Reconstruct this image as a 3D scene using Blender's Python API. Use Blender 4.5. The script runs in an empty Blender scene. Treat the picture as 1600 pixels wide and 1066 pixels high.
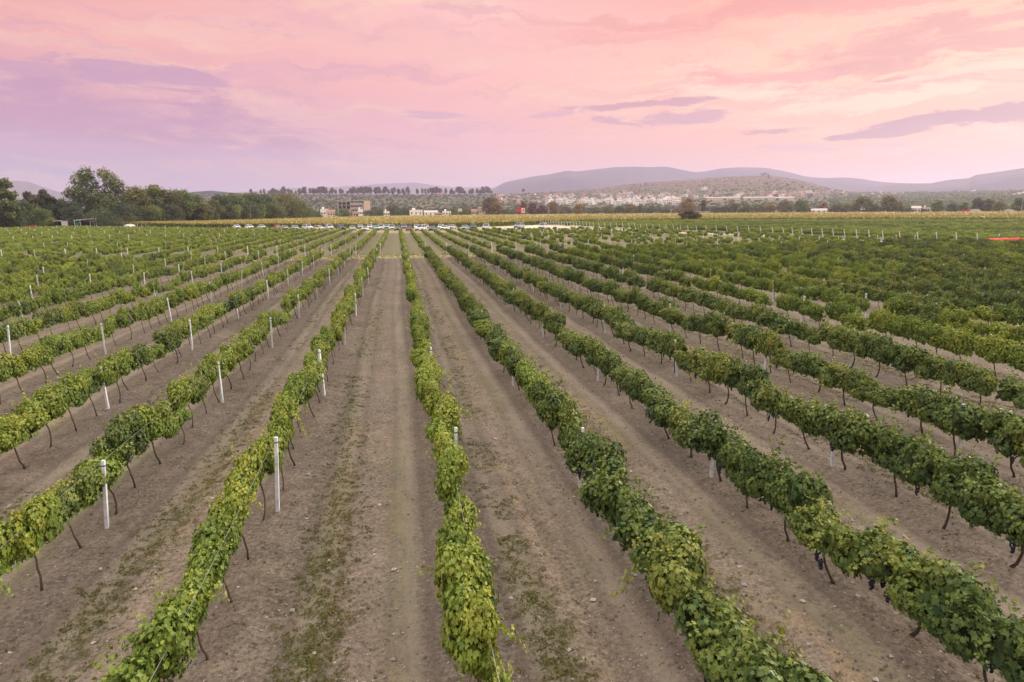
import bpy, math, random
import numpy as np
from mathutils import Matrix, Vector

SC = bpy.context.scene
COL = SC.collection
R_ = math.radians

# ------------------------------------------------------------------ camera
F, CX, CY, H = 1024.0, 800.0, 533.0, 5.67        # measured from the rows' vanishing point and the horizon
def cam_basis(vx=620.0, vy=330.0, roll=R_(-0.5)):
    d = np.array([vx - CX, -(vy - CY), -F]); d /= np.linalg.norm(d)
    h = np.array([math.cos(roll), -math.sin(roll), 0])
    up = np.cross(h, d); up /= np.linalg.norm(up)
    if up[1] < 0: up = -up
    return np.array([np.cross(d, up), d, up])
RW = cam_basis()
def ray(px, py):
    v = RW @ np.array([px - CX, -(py - CY), -F]); return v / np.linalg.norm(v)
def unp(px, py, z=0.0):
    v = ray(px, py); t = (z - H) / v[2]; return np.array([v[0]*t, v[1]*t, z])
def azel(px, py):
    v = ray(px, py); return math.atan2(v[0], v[1]), math.atan2(v[2], math.hypot(v[0], v[1]))
def at_dist(px, py, D):
    """ground point under pixel column px at horizontal distance D, and the height seen at py there"""
    a, e = azel(px, py); return np.array([D*math.sin(a), D*math.cos(a), 0.0]), H + D*math.tan(e)
def mpx(px, D, v=False):
    """metres per photo pixel across (or up, v) at horizontal distance D under column px"""
    c = math.cos(math.atan((px - CX)/F)); return D*c*(1 if v else c)/F
def prj(p):
    c = RW.T @ (np.asarray(p, float) - np.array([0, 0, H]))
    if c[2] > -0.1: return None
    return CX + F*c[0]/-c[2], CY - F*c[1]/-c[2]

cam = bpy.data.cameras.new('camera'); camo = bpy.data.objects.new('camera', cam); COL.objects.link(camo)
camo.matrix_world = Matrix.Translation((0, 0, H)) @ Matrix([list(r) for r in RW]).to_4x4()
cam.sensor_width = 36; cam.lens = 36*F/1600; cam.clip_end = 60000; cam.clip_start = 0.1
SC.camera = camo
SC.view_settings.view_transform = 'Standard'; SC.view_settings.look = 'None'
SC.view_settings.exposure = 0.08; SC.view_settings.gamma = 1.0
SC.cycles.use_denoising = True
SC.cycles.max_bounces = 8; SC.cycles.diffuse_bounces = 3; SC.cycles.transmission_bounces = 4
SC.cycles.volume_bounces = 1; SC.cycles.transparent_max_bounces = 8
SC.cycles.caustics_reflective = False; SC.cycles.caustics_refractive = False

# ------------------------------------------------------------------ node helpers
def lin(r, g=None, b=None):
    if g is None: r, g, b = r
    f = lambda c: (c/255/12.92) if c/255 <= .04045 else ((c/255 + .055)/1.055)**2.4
    return (f(r), f(g), f(b), 1.0)
class S:
    """a node socket with arithmetic"""
    def __init__(s, nt, o): s.nt, s.o = nt, o
    def _m(s, op, *a, clamp=False):
        n = s.nt.nodes.new('ShaderNodeMath'); n.operation = op; n.use_clamp = clamp
        for i, v in enumerate((s,) + a):
            if isinstance(v, S): s.nt.links.new(v.o, n.inputs[i])
            else: n.inputs[i].default_value = v
        return S(s.nt, n.outputs[0])
    def __add__(s, b): return s._m('ADD', b)
    def __sub__(s, b): return s._m('SUBTRACT', b)
    def __mul__(s, b): return s._m('MULTIPLY', b)
    def __truediv__(s, b): return s._m('DIVIDE', b)
    def __pow__(s, b): return s._m('POWER', b)
    def clamp(s): return s._m('ADD', 0.0, clamp=True)
    def rng(s, a, b, lo=0.0, hi=1.0, smooth=True):
        n = s.nt.nodes.new('ShaderNodeMapRange'); n.interpolation_type = 'SMOOTHSTEP' if smooth else 'LINEAR'; n.clamp = True
        s.nt.links.new(s.o, n.inputs['Value'])
        for k, v in (('From Min', a), ('From Max', b), ('To Min', lo), ('To Max', hi)): n.inputs[k].default_value = v
        return S(s.nt, n.outputs['Result'])
def combine(nt, x, y, z):
    n = nt.nodes.new('ShaderNodeCombineXYZ')
    for i, v in enumerate((x, y, z)):
        if isinstance(v, S): nt.links.new(v.o, n.inputs[i])
        else: n.inputs[i].default_value = v
    return S(nt, n.outputs[0])
def noise(nt, vec, scale, detail=4, rough=.55, dist=0.0):
    n = nt.nodes.new('ShaderNodeTexNoise'); n.inputs['Scale'].default_value = scale
    n.inputs['Detail'].default_value = detail; n.inputs['Roughness'].default_value = rough; n.inputs['Distortion'].default_value = dist
    if vec is not None: nt.links.new(vec.o, n.inputs['Vector'])
    return S(nt, n.outputs['Fac'])
def mix(nt, f, a, b, mode='MIX'):
    n = nt.nodes.new('ShaderNodeMix'); n.data_type = 'RGBA'; n.blend_type = mode; n.clamp_factor = True
    for k, v in ((0, f), (6, a), (7, b)):
        if isinstance(v, S): nt.links.new(v.o, n.inputs[k])
        elif k == 0: n.inputs[0].default_value = v
        else: n.inputs[k].default_value = tuple(v) if len(v) == 4 else tuple(v) + (1,)
    return S(nt, n.outputs[2])
def ramp(nt, f, stops, interp='LINEAR'):
    n = nt.nodes.new('ShaderNodeValToRGB'); nt.links.new(f.o, n.inputs[0]); cr = n.color_ramp; cr.interpolation = interp
    while len(cr.elements) < len(stops): cr.elements.new(.5)
    for e, (p, c) in zip(cr.elements, stops): e.position = p; e.color = tuple(c) if len(c) == 4 else tuple(c) + (1,)
    return S(nt, n.outputs[0])

# ------------------------------------------------------------------ sky (world) and sun
SUN_AZ, SUN_EL = R_(62), R_(20)          # azimuth from the row direction towards the right
W = bpy.data.worlds.new('World'); SC.world = W; W.use_nodes = True
nt = W.node_tree; nt.nodes.clear()
tc = nt.nodes.new('ShaderNodeTexCoord'); sp = nt.nodes.new('ShaderNodeSeparateXYZ'); nt.links.new(tc.outputs['Generated'], sp.inputs[0])
dx, dy, dz = (S(nt, sp.outputs[i]) for i in range(3))
az = dx._m('ARCTAN2', dy) * (180/math.pi)
el = dz._m('ARCSINE') * (180/math.pi)
ef = (el / 20.0).clamp()
L = ramp(nt, ef, [(0, lin(96,138,208)), (.12, lin(116,146,208)), (.27, lin(180,146,192)), (.45, lin(212,148,172)), (.6, lin(242,164,158)), (.8, lin(240,162,154)), (1, lin(212,178,178))])
C = ramp(nt, ef, [(0, lin(226,204,226)), (.10, lin(238,196,206)), (.26, lin(244,176,184)), (.5, lin(255,182,174)), (.75, lin(255,192,186)), (1, lin(242,188,192))])
Rr = ramp(nt, ef, [(0, lin(226,186,168)), (.12, lin(238,178,152)), (.3, lin(255,178,140)), (.5, lin(255,204,160)), (.75, lin(252,160,130)), (1, lin(240,168,130))])
sky = mix(nt, az.rng(-34, 7, smooth=False), L, C)
sky = mix(nt, az.rng(7, 32, smooth=False), sky, Rr)
nA = noise(nt, combine(nt, az*.06, el*.16, 1.0), 1.0, 5, .6); nB = noise(nt, combine(nt, az*.13, el*.3, 9.0), 1.0, 6, .62)
azw = az + (nA - .5)*26.0; elw = el + (nB - .5)*5.0
# thin high streaks
v1 = combine(nt, azw*.04 + elw*.05, elw*.36, 0.0)
n1 = noise(nt, v1, 1.0, 7, .62, .5)
sky = mix(nt, n1.rng(.46, .66)*.6, sky, lin(255,214,186))
v2 = combine(nt, azw*.05 - elw*.05 + 7.3, elw*.45, 2.0)
n2 = noise(nt, v2, 1.0, 8, .62, .6)
sky = mix(nt, n2.rng(.47, .64)*az.rng(2, 26)*el.rng(6, 10)*.9, sky, lin(240,150,132))
sky = mix(nt, n2.rng(.48, .66)*az.rng(18, -10)*.55, sky, lin(226,160,180))
v3 = combine(nt, azw*.07 + 3.0, elw*.7, 4.0)
sky = mix(nt, noise(nt, v3, 1.0, 8, .65, .4).rng(.52, .66)*el.rng(2.0, 5.0)*.5, sky, mix(nt, az.rng(-15, 20), lin(204,150,184), lin(232,158,152)))
vn = combine(nt, az*.11, el*.5, 5.0)
nc = noise(nt, vn, 1.6, 9, .66, .9)
DEG = 180/math.pi
def cloud(sky, x, y, rx, ry, tilt, col, strength, soft=.9, amp=1.3):
    a0, e0 = azel(x, y); a0 *= DEG; e0 *= DEG
    k = math.degrees(1/1024.0)*.93; wf = min(1.0, rx/200); wfe = min(1.0, ry/30)
    aw = az + (nA - .5)*(26.0*wf); ew = el + (nB - .5)*(5.0*wfe)
    u = (aw - a0)/(rx*k); w = (ew - e0 - (aw - a0)*tilt)/(ry*k)
    m = (u*u*-1.0 - w*w + 1.0 + (nc - .5)*amp*4.2).rng(0.0, soft)*strength
    return mix(nt, m, sky, lin(col))
for c in [(130,178,340,58,-.07,(188,130,172),.9,1.1,.9), (60,108,130,9,.0,(200,146,176),.8,.8,1.0), (240,116,140,14,-.03,(192,138,178),.8,.8,1.0), (60,225,240,20,-.03,(176,148,194),.5,.9,1.0),
          (330,240,300,14,-.01,(200,158,196),.5,.9), (700,180,80,7,-.03,(214,158,182),.9), (740,200,90,12,.02,(220,166,186),.7,.8),
          (1010,162,110,6,.03,(204,134,150),.95,.8,1.1), (1040,186,100,12,.0,(204,142,160),.9,.8,1.1), (880,178,60,5,.08,(222,160,176),.85),
          (1200,207,58,5,.04,(196,130,134),.95,.8,1.1), (1480,189,185,12,.075,(172,112,124),1.0,.5,.55), (1585,172,95,10,.09,(168,108,120),1.0,.5,.55),
          (1240,121,100,10,.05,(244,162,146),.95), (1350,85,300,30,.06,(244,160,142),.75,1.0), (1530,55,190,36,.10,(222,146,128),.85,1.0),
          (1050,44,18,3,.0,(226,156,158),.9), (1390,125,24,3,.03,(220,136,128),.8), (1270,232,130,8,.02,(222,164,164),.75,.8),
          (1150,150,150,9,-.1,(255,222,190),.8,.9), (1330,160,190,12,.03,(255,220,184),.75,.9), (1500,112,120,7,.1,(255,214,184),.7,.9), (560,62,260,26,-.02,(250,186,176),.8,1.0)]:
    sky = cloud(sky, *c)
# the part of the dome above the picture: pale, raised brighter than true dusk sky to light the field
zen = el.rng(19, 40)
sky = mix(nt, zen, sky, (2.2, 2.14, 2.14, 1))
nsk = nt.nodes.new('ShaderNodeTexSky'); nsk.sky_type = 'NISHITA'; nsk.sun_disc = False
nsk.sun_elevation = SUN_EL; nsk.sun_rotation = SUN_AZ
b1 = nt.nodes.new('ShaderNodeBackground'); nt.links.new(nsk.outputs[0], b1.inputs[0]); b1.inputs[1].default_value = .012
sky = mix(nt, 1.0, sky, (.985, .955, .90, 1), 'MULTIPLY')
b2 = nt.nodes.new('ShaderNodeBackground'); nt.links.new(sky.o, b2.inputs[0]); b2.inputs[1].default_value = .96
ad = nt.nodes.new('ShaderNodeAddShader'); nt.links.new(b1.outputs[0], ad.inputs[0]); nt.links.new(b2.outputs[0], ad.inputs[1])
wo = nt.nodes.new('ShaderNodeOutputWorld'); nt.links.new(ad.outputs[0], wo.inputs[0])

sl = bpy.data.lights.new('sun', 'SUN'); sl.energy = 3.6; sl.angle = R_(9); sl.color = (1, .86, .72)
so = bpy.data.objects.new('sun', sl); COL.objects.link(so)
sdir = Vector((math.sin(SUN_AZ)*math.cos(SUN_EL), math.cos(SUN_AZ)*math.cos(SUN_EL), math.sin(SUN_EL)))
so.rotation_euler = sdir.to_track_quat('Z', 'Y').to_euler(); so.location = (60, 40, 60)

# ------------------------------------------------------------------ object helpers
def tag(o, label=None, cat=None, group=None, kind=None):
    if label: o['label'] = label
    if cat: o['category'] = cat
    if group: o['group'] = group
    if kind: o['kind'] = kind
    return o
def link(name, me, parent=None, loc=None, rz=0.0, scale=None):
    o = bpy.data.objects.new(name, me); COL.objects.link(o)
    if parent is not None: o.parent = parent
    if loc is not None: o.location = [float(v) for v in loc]
    if rz: o.rotation_euler = (0, 0, rz)
    if scale is not None: o.scale = scale if hasattr(scale, '__len__') else (scale,)*3
    return o
def empty(name, loc=(0, 0, 0), rz=0.0, scale=None):
    return link(name, None, None, loc, rz, scale)
def copy_tree(o, parent=None):
    c = o.copy(); COL.objects.link(c); c.parent = parent
    for ch in o.children: copy_tree(ch, c)
    return c
def mesh_np(name, V, Q, mats, fattr=None, smooth=False, midx=None, pattr=None):
    """mesh from numpy: V (n,3), Q (m,k) faces all of k corners"""
    me = bpy.data.meshes.new(name); V = np.asarray(V, np.float32); Q = np.asarray(Q, np.int32)
    m, k = Q.shape
    me.vertices.add(len(V)); me.vertices.foreach_set('co', V.ravel())
    me.loops.add(m*k); me.loops.foreach_set('vertex_index', Q.ravel())
    me.polygons.add(m); me.polygons.foreach_set('loop_start', np.arange(0, m*k, k, dtype=np.int32))
    me.polygons.foreach_set('loop_total', np.full(m, k, np.int32))
    for mt in (mats if isinstance(mats, (list, tuple)) else [mats]): me.materials.append(mt)
    if midx is not None: me.polygons.foreach_set('material_index', np.asarray(midx, np.int32))
    me.polygons.foreach_set('use_smooth', np.full(m, smooth, bool))
    for dom, dct in (('FACE', fattr), ('POINT', pattr)):
        for nme, arr in (dct or {}).items():
            a = me.attributes.new(nme, 'FLOAT', dom); a.data.foreach_set('value', np.asarray(arr, np.float32))
    me.update(calc_edges=True); me.validate(); return me
class MB:
    """collects boxes, prisms and tubes into one mesh"""
    def __init__(s): s.v, s.f, s.m = [], [], []
    def box(s, x0, x1, y0, y1, z0, z1, m=0, taper=0.0):
        n = len(s.v); t = taper
        s.v += [(x0,y0,z0),(x1,y0,z0),(x1,y1,z0),(x0,y1,z0),(x0+t,y0+t,z1),(x1-t,y0+t,z1),(x1-t,y1-t,z1),(x0+t,y1-t,z1)]
        for q in ((0,3,2,1),(4,5,6,7),(0,1,5,4),(1,2,6,5),(2,3,7,6),(3,0,4,7)): s.f.append([n+i for i in q]); s.m.append(m)
        return s
    def prism(s, prof, y0, y1, m=0, axis='y', ins0=0.0):
        """profile of (a,z) extruded along an axis"""
        n = len(s.v); k = len(prof)
        for y in (y0, y1):
            for a, z in prof: s.v.append((a, y, z) if axis == 'y' else (y, a, z))
        s.f.append([n+i for i in range(k)]); s.m.append(m); s.f.append([n+k+i for i in reversed(range(k))]); s.m.append(m)
        for i in range(k):
            j = (i+1) % k; s.f.append([n+i, n+k+i, n+k+j, n+j]); s.m.append(m)
        return s
    def tube(s, pts, rad, k=6, m=0, cap=True):
        pts = [Vector(p) for p in pts]; n = len(s.v)
        for i, p in enumerate(pts):
            d = (pts[min(i+1, len(pts)-1)] - pts[max(i-1, 0)]).normalized()
            a = d.orthogonal().normalized() if abs(d.z) < .99 else Vector((1, 0, 0)); b = d.cross(a)
            r = rad[i] if hasattr(rad, '__len__') else rad
            for j in range(k):
                t = 2*math.pi*j/k; s.v.append(tuple(p + (a*math.cos(t) + b*math.sin(t))*r))
        for i in range(len(pts)-1):
            for j in range(k):
                j2 = (j+1) % k; s.f.append([n+i*k+j, n+i*k+j2, n+(i+1)*k+j2, n+(i+1)*k+j]); s.m.append(m)
        if cap:
            s.f.append([n+j for j in reversed(range(k))]); s.m.append(m)
            e = n+(len(pts)-1)*k; s.f.append([e+j for j in range(k)]); s.m.append(m)
        return s
    def mesh(s, name, mats, smooth=False):
        me = bpy.data.meshes.new(name); me.from_pydata(s.v, [], s.f)
        for mt in (mats if isinstance(mats, (list, tuple)) else [mats]): me.materials.append(mt)
        me.polygons.foreach_set('material_index', s.m); me.polygons.foreach_set('use_smooth', [smooth]*len(s.f))
        import bmesh
        bm = bmesh.new(); bm.from_mesh(me); bmesh.ops.recalc_face_normals(bm, faces=bm.faces); bm.to_mesh(me); bm.free()
        me.update(); return me
    def build(s, name, mats, parent=None, loc=None, rz=0.0, smooth=False):
        return link(name, s.mesh(name, mats, smooth), parent, loc, rz)
ONES = 'zeroth first second third fourth fifth sixth seventh eighth ninth tenth eleventh twelfth thirteenth fourteenth fifteenth sixteenth seventeenth eighteenth nineteenth'.split()
TENS = {2: ('twentieth', 'twenty'), 3: ('thirtieth', 'thirty'), 4: ('fortieth', 'forty'), 5: ('fiftieth', 'fifty'), 6: ('sixtieth', 'sixty'), 7: ('seventieth', 'seventy'), 8: ('eightieth', 'eighty'), 9: ('ninetieth', 'ninety')}
def ordinal(n):
    if n < 20: return ONES[n]
    if n > 99: return 'hundredth' if n == 100 else 'hundred-and-' + ordinal(n-100)
    t, o = divmod(n, 10); return TENS[t][0] if o == 0 else TENS[t][1] + '-' + ONES[o]
def vnoise(x, y, seed=0):
    """smooth value noise on arrays, 0..1"""
    xi, yi = np.floor(x).astype(np.int64), np.floor(y).astype(np.int64); fx, fy = x - xi, y - yi
    fx, fy = fx*fx*(3-2*fx), fy*fy*(3-2*fy)
    def h(a, b):
        n = (a*374761393 + b*668265263 + seed*1442695041) & 0xffffffff
        n = ((n ^ (n >> 13))*1274126177) & 0xffffffff
        return ((n ^ (n >> 16)) & 0xffff)/65535.0
    a, b, c, d = h(xi, yi), h(xi+1, yi), h(xi, yi+1), h(xi+1, yi+1)
    return (a*(1-fx) + b*fx)*(1-fy) + (c*(1-fx) + d*fx)*fy
def fbm(x, y, seed=0, oct=4, gain=.5):
    s, a, t = 0, 1.0, 0
    for i in range(oct): s = s + a*vnoise(x*2**i, y*2**i, seed+i*17); t += a; a *= gain
    return s/t

# ------------------------------------------------------------------ materials
MAT = {}
def mat(name, col, rough=.7, spec=.3, metal=0.0, var=0.0, vscale=3.0, bump=0.0, bscale=20.0, coat=0.0):
    m = bpy.data.materials.new(name); m.use_nodes = True; t = m.node_tree; b = t.nodes['Principled BSDF']
    b.inputs['Base Color'].default_value = tuple(col) + (1,) if len(col) == 3 else col
    b.inputs['Roughness'].default_value = rough; b.inputs['Specular IOR Level'].default_value = spec; b.inputs['Metallic'].default_value = metal
    b.inputs['Coat Weight'].default_value = coat
    if var or bump:
        tcn = t.nodes.new('ShaderNodeTexCoord'); v = S(t, tcn.outputs['Object'])
    if var:
        n = noise(t, v, vscale, 5, .6)
        c = mix(t, n.rng(.25, .75), [max(0, x*(1-var)) for x in col[:3]], [min(1, x*(1+var)) for x in col[:3]])
        t.links.new(c.o, b.inputs['Base Color'])
    if bump:
        bn = t.nodes.new('ShaderNodeBump'); bn.inputs['Strength'].default_value = bump
        t.links.new(noise(t, v, bscale, 4, .6).o, bn.inputs['Height']); t.links.new(bn.outputs[0], b.inputs['Normal'])
    MAT[name] = m; return m
def leaf_mat(name, stops, trans=.3, rough=.5, hue_var=.3, alt=None):
    """foliage: colour differs leaf by leaf (face attribute) and plant by plant (object random)"""
    m = bpy.data.materials.new(name); m.use_nodes = True; t = m.node_tree; b = t.nodes['Principled BSDF']
    at = t.nodes.new('ShaderNodeAttribute'); at.attribute_name = 'leafc'; f = S(t, at.outputs['Fac'])
    oi = t.nodes.new('ShaderNodeObjectInfo'); r = S(t, oi.outputs['Random'])
    f2 = (f*(1-hue_var) + r*hue_var).clamp()
    c = ramp(t, f2, stops)
    if alt is not None:                       # a plant here and there of another tint
        c = mix(t, (r*7.31)._m('FRACT').rng(.55, 1.0)*.6, c, alt)
    t.links.new(c.o, b.inputs['Base Color']); b.inputs['Roughness'].default_value = rough; b.inputs['Specular IOR Level'].default_value = .25
    tr = t.nodes.new('ShaderNodeBsdfTranslucent'); c2 = mix(t, 1.0, c, (1.25, 1.2, .6, 1), 'MULTIPLY'); t.links.new(c2.o, tr.inputs[0])
    ms = t.nodes.new('ShaderNodeMixShader'); ms.inputs[0].default_value = trans
    t.links.new(b.outputs[0], ms.inputs[1]); t.links.new(tr.outputs[0], ms.inputs[2])
    t.links.new(ms.outputs[0], t.nodes['Material Output'].inputs[0]); MAT[name] = m; return m
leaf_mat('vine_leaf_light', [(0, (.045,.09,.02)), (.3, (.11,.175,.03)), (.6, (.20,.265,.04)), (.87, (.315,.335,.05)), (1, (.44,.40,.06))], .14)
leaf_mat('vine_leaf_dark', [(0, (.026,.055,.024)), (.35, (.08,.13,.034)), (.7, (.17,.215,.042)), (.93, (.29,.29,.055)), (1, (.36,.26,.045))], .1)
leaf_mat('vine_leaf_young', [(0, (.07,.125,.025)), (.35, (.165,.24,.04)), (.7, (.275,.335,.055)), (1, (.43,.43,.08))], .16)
mat('vine_bark', (.075,.055,.042), .9, var=.4, vscale=25, bump=.6, bscale=60)
mat('white_paint', (.64,.70,.73), .7, var=.28, vscale=7)
mat('tie_metal', (.12,.12,.12), .5)
mat('wire', (.32,.32,.31), .5, metal=.6)
mat('grape', (.012,.012,.03), .45, .4)
mat('stone', (.36,.325,.30), .9, var=.35, vscale=1.3)
mat('tree_bark', (.09,.07,.055), .95, var=.3, vscale=2)

# ------------------------------------------------------------------ layout of the vineyard (metres; rows run along +Y)
ROWX = {0: .88, -1: -2.45, -2: -5.42, -3: -8.55, -4: -11.95, -5: -15.4, -6: -18.9, -7: -22.5, 1: 3.58, 2: 6.40, 3: 9.28, 4: 12.45, 5: 15.8, 6: 19.2, 7: 22.6, 8: 25.9, 9: 29.1, 10: 32.3, 11: 35.5}
for k in range(8, 60): ROWX[-k] = ROWX[-k+1] - 3.5
for k in range(12, 32): ROWX[k] = ROWX[k-1] + 3.2
RX = np.array(sorted(ROWX.values()))
Y_A0, Y_A1, Y_B0 = 3.2, 81.6, 88.5
def edge3(y): return np.interp(y, [60, 82, 100, 127, 150, 178, 195, 290], [88, 85.5, 80.5, 78.5, 70, 64, 59, 50])   # end posts of the block on the right
def y_end(x): return np.interp(x, [-230, -130, -55, -38, -18, -2, 10, 26, 43, 90], [318, 300, 226, 218, 193, 178, 174, 184, 180, 150])

# ------------------------------------------------------------------ ground
def ground_z(x, y):
    z = (fbm(x*.9, y*.9, 3, 4) - .5)*.13 + (fbm(x*.12, y*.12, 9, 3) - .5)*.12
    i = np.clip(np.searchsorted(RX, x), 1, len(RX)-1)
    d = np.minimum(np.abs(x - RX[i-1]), np.abs(x - RX[i]))
    z = z + .07*np.exp(-(d/.38)**2)
    rut = np.exp(-((x - 2.35 - .12*np.sin(y*.35))/.11)**2)*np.clip((17 - y)/5, 0, 1)
    z = z - .07*rut
    far = np.clip((np.hypot(x, y) - 240)/120, 0, 1)
    return z*(1 - far)
def ground():
    xs = np.concatenate([-np.geomspace(15500, 100, 40)[:-1], np.arange(-100, -16, .34), np.arange(-16, 18, .085), np.arange(18, 105, .34), np.geomspace(105, 15500, 40)])
    ys = np.concatenate([-np.geomspace(400, 6, 10), np.arange(-4, 5, .5), np.arange(5, 30, .09), np.arange(30, 95, .45), np.arange(95, 330, 2.0), np.geomspace(332, 16500, 50)])
    X, Y = np.meshgrid(xs, ys); Z = ground_z(X, Y)
    near = np.clip(1 - Y/34, 0, 1)
    Z = Z + near*((fbm(X*5, Y*5, 21, 3) - .5)*.085)
    V = np.stack([X, Y, Z], -1).reshape(-1, 3); nx, ny = len(xs), len(ys)
    a = (np.arange(ny-1)[:, None]*nx + np.arange(nx-1)[None]).ravel(); Q = np.stack([a, a+1, a+nx+1, a+nx], -1)
    i = np.clip(np.searchsorted(RX, X), 1, len(RX)-1); l, r = RX[i-1], RX[i]
    dl, dr = X - l, r - X; d = np.minimum(dl, dr)
    wob = .16*np.sin(Y*.21 + i*1.7) + .3*(fbm(l*.05 + i*3.1, Y*.5, 40, 2) - .5)
    strip = np.exp(-((d - .95 - wob)/.24)**2)
    patch = np.clip((fbm(X*.35 + 11, Y*.32, 33, 4) - .36)*4.0, 0, 1)
    weed = strip*patch
    inA = ((Y > -10) & (Y < 82.5)).astype(float)
    mid = np.exp(-((d - (r-l)/2)/.75)**2); u = np.abs(X - (l+r)/2 + .1*np.sin(Y*.13 + i)); track = np.exp(-((u - .68)/.2)**2); rutedge = np.exp(-((u - .98)/.09)**2) + .7*np.exp(-((u - .4)/.08)**2)
    head = np.clip(1 - np.abs(Y - 85 - (fbm(X*.2, Y*.2, 5, 3)-.5)*3)/3.2, 0, 1)**.6*(X < 86)*(X > -150)
    outside = np.clip((Y - y_end(X))/6, 0, 1)
    pale = np.clip(1 - np.abs(X - edge3(Y) + 3.5)/3.0, 0, 1)*(Y > 75)*(Y < 300)
    pale = np.maximum(pale, np.exp(-((X - 50)/22)**2)*np.exp(-((Y - 225)/20)**2)*1.2)
    inB = (Y > 88)*1.0*(1-outside)
    dry = np.exp(-((d - 1.15)/.2)**2)*np.clip((fbm(X*.5 + 50, Y*.45, 61, 4) - .5)*5, 0, 1)*(Y < 40)
    me = mesh_np('ground', V, Q, ground_mat(), smooth=True, pattr=dict(weed=weed.ravel(), mid=(mid*inA).ravel(), track=(track*inA).ravel(), rutedge=(np.clip(rutedge, 0, 1)*inA).ravel(), head=head.ravel(), pale=np.clip(pale, 0, 1).ravel(), outside=outside.ravel(), grassy=inB.ravel(), dry=dry.ravel()))
    return tag(link('ground', me), kind='structure')
def ground_mat():
    m = bpy.data.materials.new('soil'); m.use_nodes = True; t = m.node_tree; b = t.nodes['Principled BSDF']
    g = lambda n: (lambda a: (setattr(a, 'attribute_name', n), S(t, a.outputs['Fac']))[1])(t.nodes.new('ShaderNodeAttribute'))
    tcn = t.nodes.new('ShaderNodeTexCoord'); P = S(t, tcn.outputs['Object'])
    big = noise(t, P, .35, 5, .6); med = noise(t, P, 2.2, 6, .65); fine = noise(t, P, 14, 6, .75); grit = noise(t, P, 55, 3, .7)
    mp = t.nodes.new('ShaderNodeMapping'); mp.inputs['Scale'].default_value = (3.2, .22, 1); t.links.new(P.o, mp.inputs['Vector'])
    streak = noise(t, S(t, mp.outputs[0]), 1.0, 5, .6)
    c = mix(t, med.rng(.3, .7), (.124, .100, .072), (.226, .183, .131))
    c = mix(t, big.rng(.35, .7)*.55, c, (.18, .156, .130))
    c = mix(t, streak.rng(.42, .68)*.4, c, (.175, .13, .105))
    c = mix(t, g('mid')*.35, c, (.238, .178, .127))
    c = mix(t, fine.rng(.36, .56), mix(t, 1.0, c, (.52, .50, .49), 'MULTIPLY'), c)
    c = mix(t, fine.rng(.55, .68)*.7, c, (.30, .26, .228))
    c = mix(t, grit.rng(.62, .70)*.75, c, (.50, .45, .41))
    c = mix(t, grit.rng(.40, .31)*.75, c, (.09, .072, .06))
    c = mix(t, (g('track')*streak.rng(.3, .6)).clamp()*.6, c, (.258, .213, .163))
    c = mix(t, g('rutedge')*med.rng(.35, .5)*.7, c, (.11, .085, .07))
    c = mix(t, g('weed')*fine.rng(.42, .6)*.5, c, (.13, .145, .05))
    c = mix(t, g('dry')*med.rng(.4, .65)*.35, c, (.26, .175, .075))
    c = mix(t, g('grassy')*.45, c, (.21, .20, .09))
    c = mix(t, (g('head')*med.rng(.25, .5)).clamp()*.9, c, (.36, .33, .12))
    c = mix(t, g('outside')*.85, c, mix(t, med.rng(.4, .6), (.28, .25, .11), (.36, .29, .17)))
    c = mix(t, g('pale')*med.rng(.15, .45), c, (.62, .53, .42))
    t.links.new(c.o, b.inputs['Base Color']); b.inputs['Roughness'].default_value = .95; b.inputs['Specular IOR Level'].default_value = .15
    bn = t.nodes.new('ShaderNodeBump'); bn.inputs['Strength'].default_value = .7; bn.inputs['Distance'].default_value = .03
    hh = fine*.6 + grit*.25 + med*.6; t.links.new(hh.o, bn.inputs['Height']); t.links.new(bn.outputs[0], b.inputs['Normal'])
    return m
ground()

# ------------------------------------------------------------------ hills and mountains
# (photo column, row of the skyline there, distance): measured skylines, each built at its own distance
HILL = [(300,304,1900),(400,303,1850),(480,304,1800),(600,304,1800),(740,304,1800),(800,303,2000),(860,300,2500),(900,297,2800),(940,294,3000),(980,288,3000),(1030,284,3000),(1080,281,3000),(1120,277,3000),(1160,275,3000),
        (1195,274.5,3000),(1215,276,3000),(1245,281,3000),(1275,288,3000),(1300,296,3000),(1330,301,3000),(1400,302,2900),(1500,300,2800),(1600,298,2700),(1800,295,2600)]
D0 = 760.0
HA = np.array([azel(x, y)[0] for x, y, d in HILL]); HE = np.array([azel(x, y)[1] for x, y, d in HILL]); HD = np.array([d for *_, d in HILL], float)
def hill_z(a, D):
    e, dr = np.interp(a, HA, HE), np.interp(a, HA, HD); zr = H + dr*np.tan(e)
    t = (D - D0)/(dr - D0)
    up = zr*np.clip(t, 0, 1)**1.25; dn = zr*np.clip(1 - (t-1)*1.6, 0, 1)
    x, y = D*np.sin(a), D*np.cos(a)
    n = (fbm(x*.006, y*.006, 70, 4) - .5)*zr*.13*np.clip(t*2, 0, 1)*np.clip((1.0-t)*4, 0, 1)
    return np.where(t < 1, up, dn) + n
def hill_hit(px, py):
    """where the sight line of a photo point meets the hillside"""
    a, e = azel(px, py); dr = float(np.interp(a, HA, HD)); D = np.linspace(D0+10, dr, 500)
    ang = np.maximum.accumulate(np.arctan2(hill_z(np.full(500, a), D) - H, D)); i = int(np.searchsorted(ang, e)); i = min(i, 498)
    d = D[i]; return np.array([d*math.sin(a), d*math.cos(a), float(hill_z(np.array([a]), np.array([d]))[0])]), d
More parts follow.
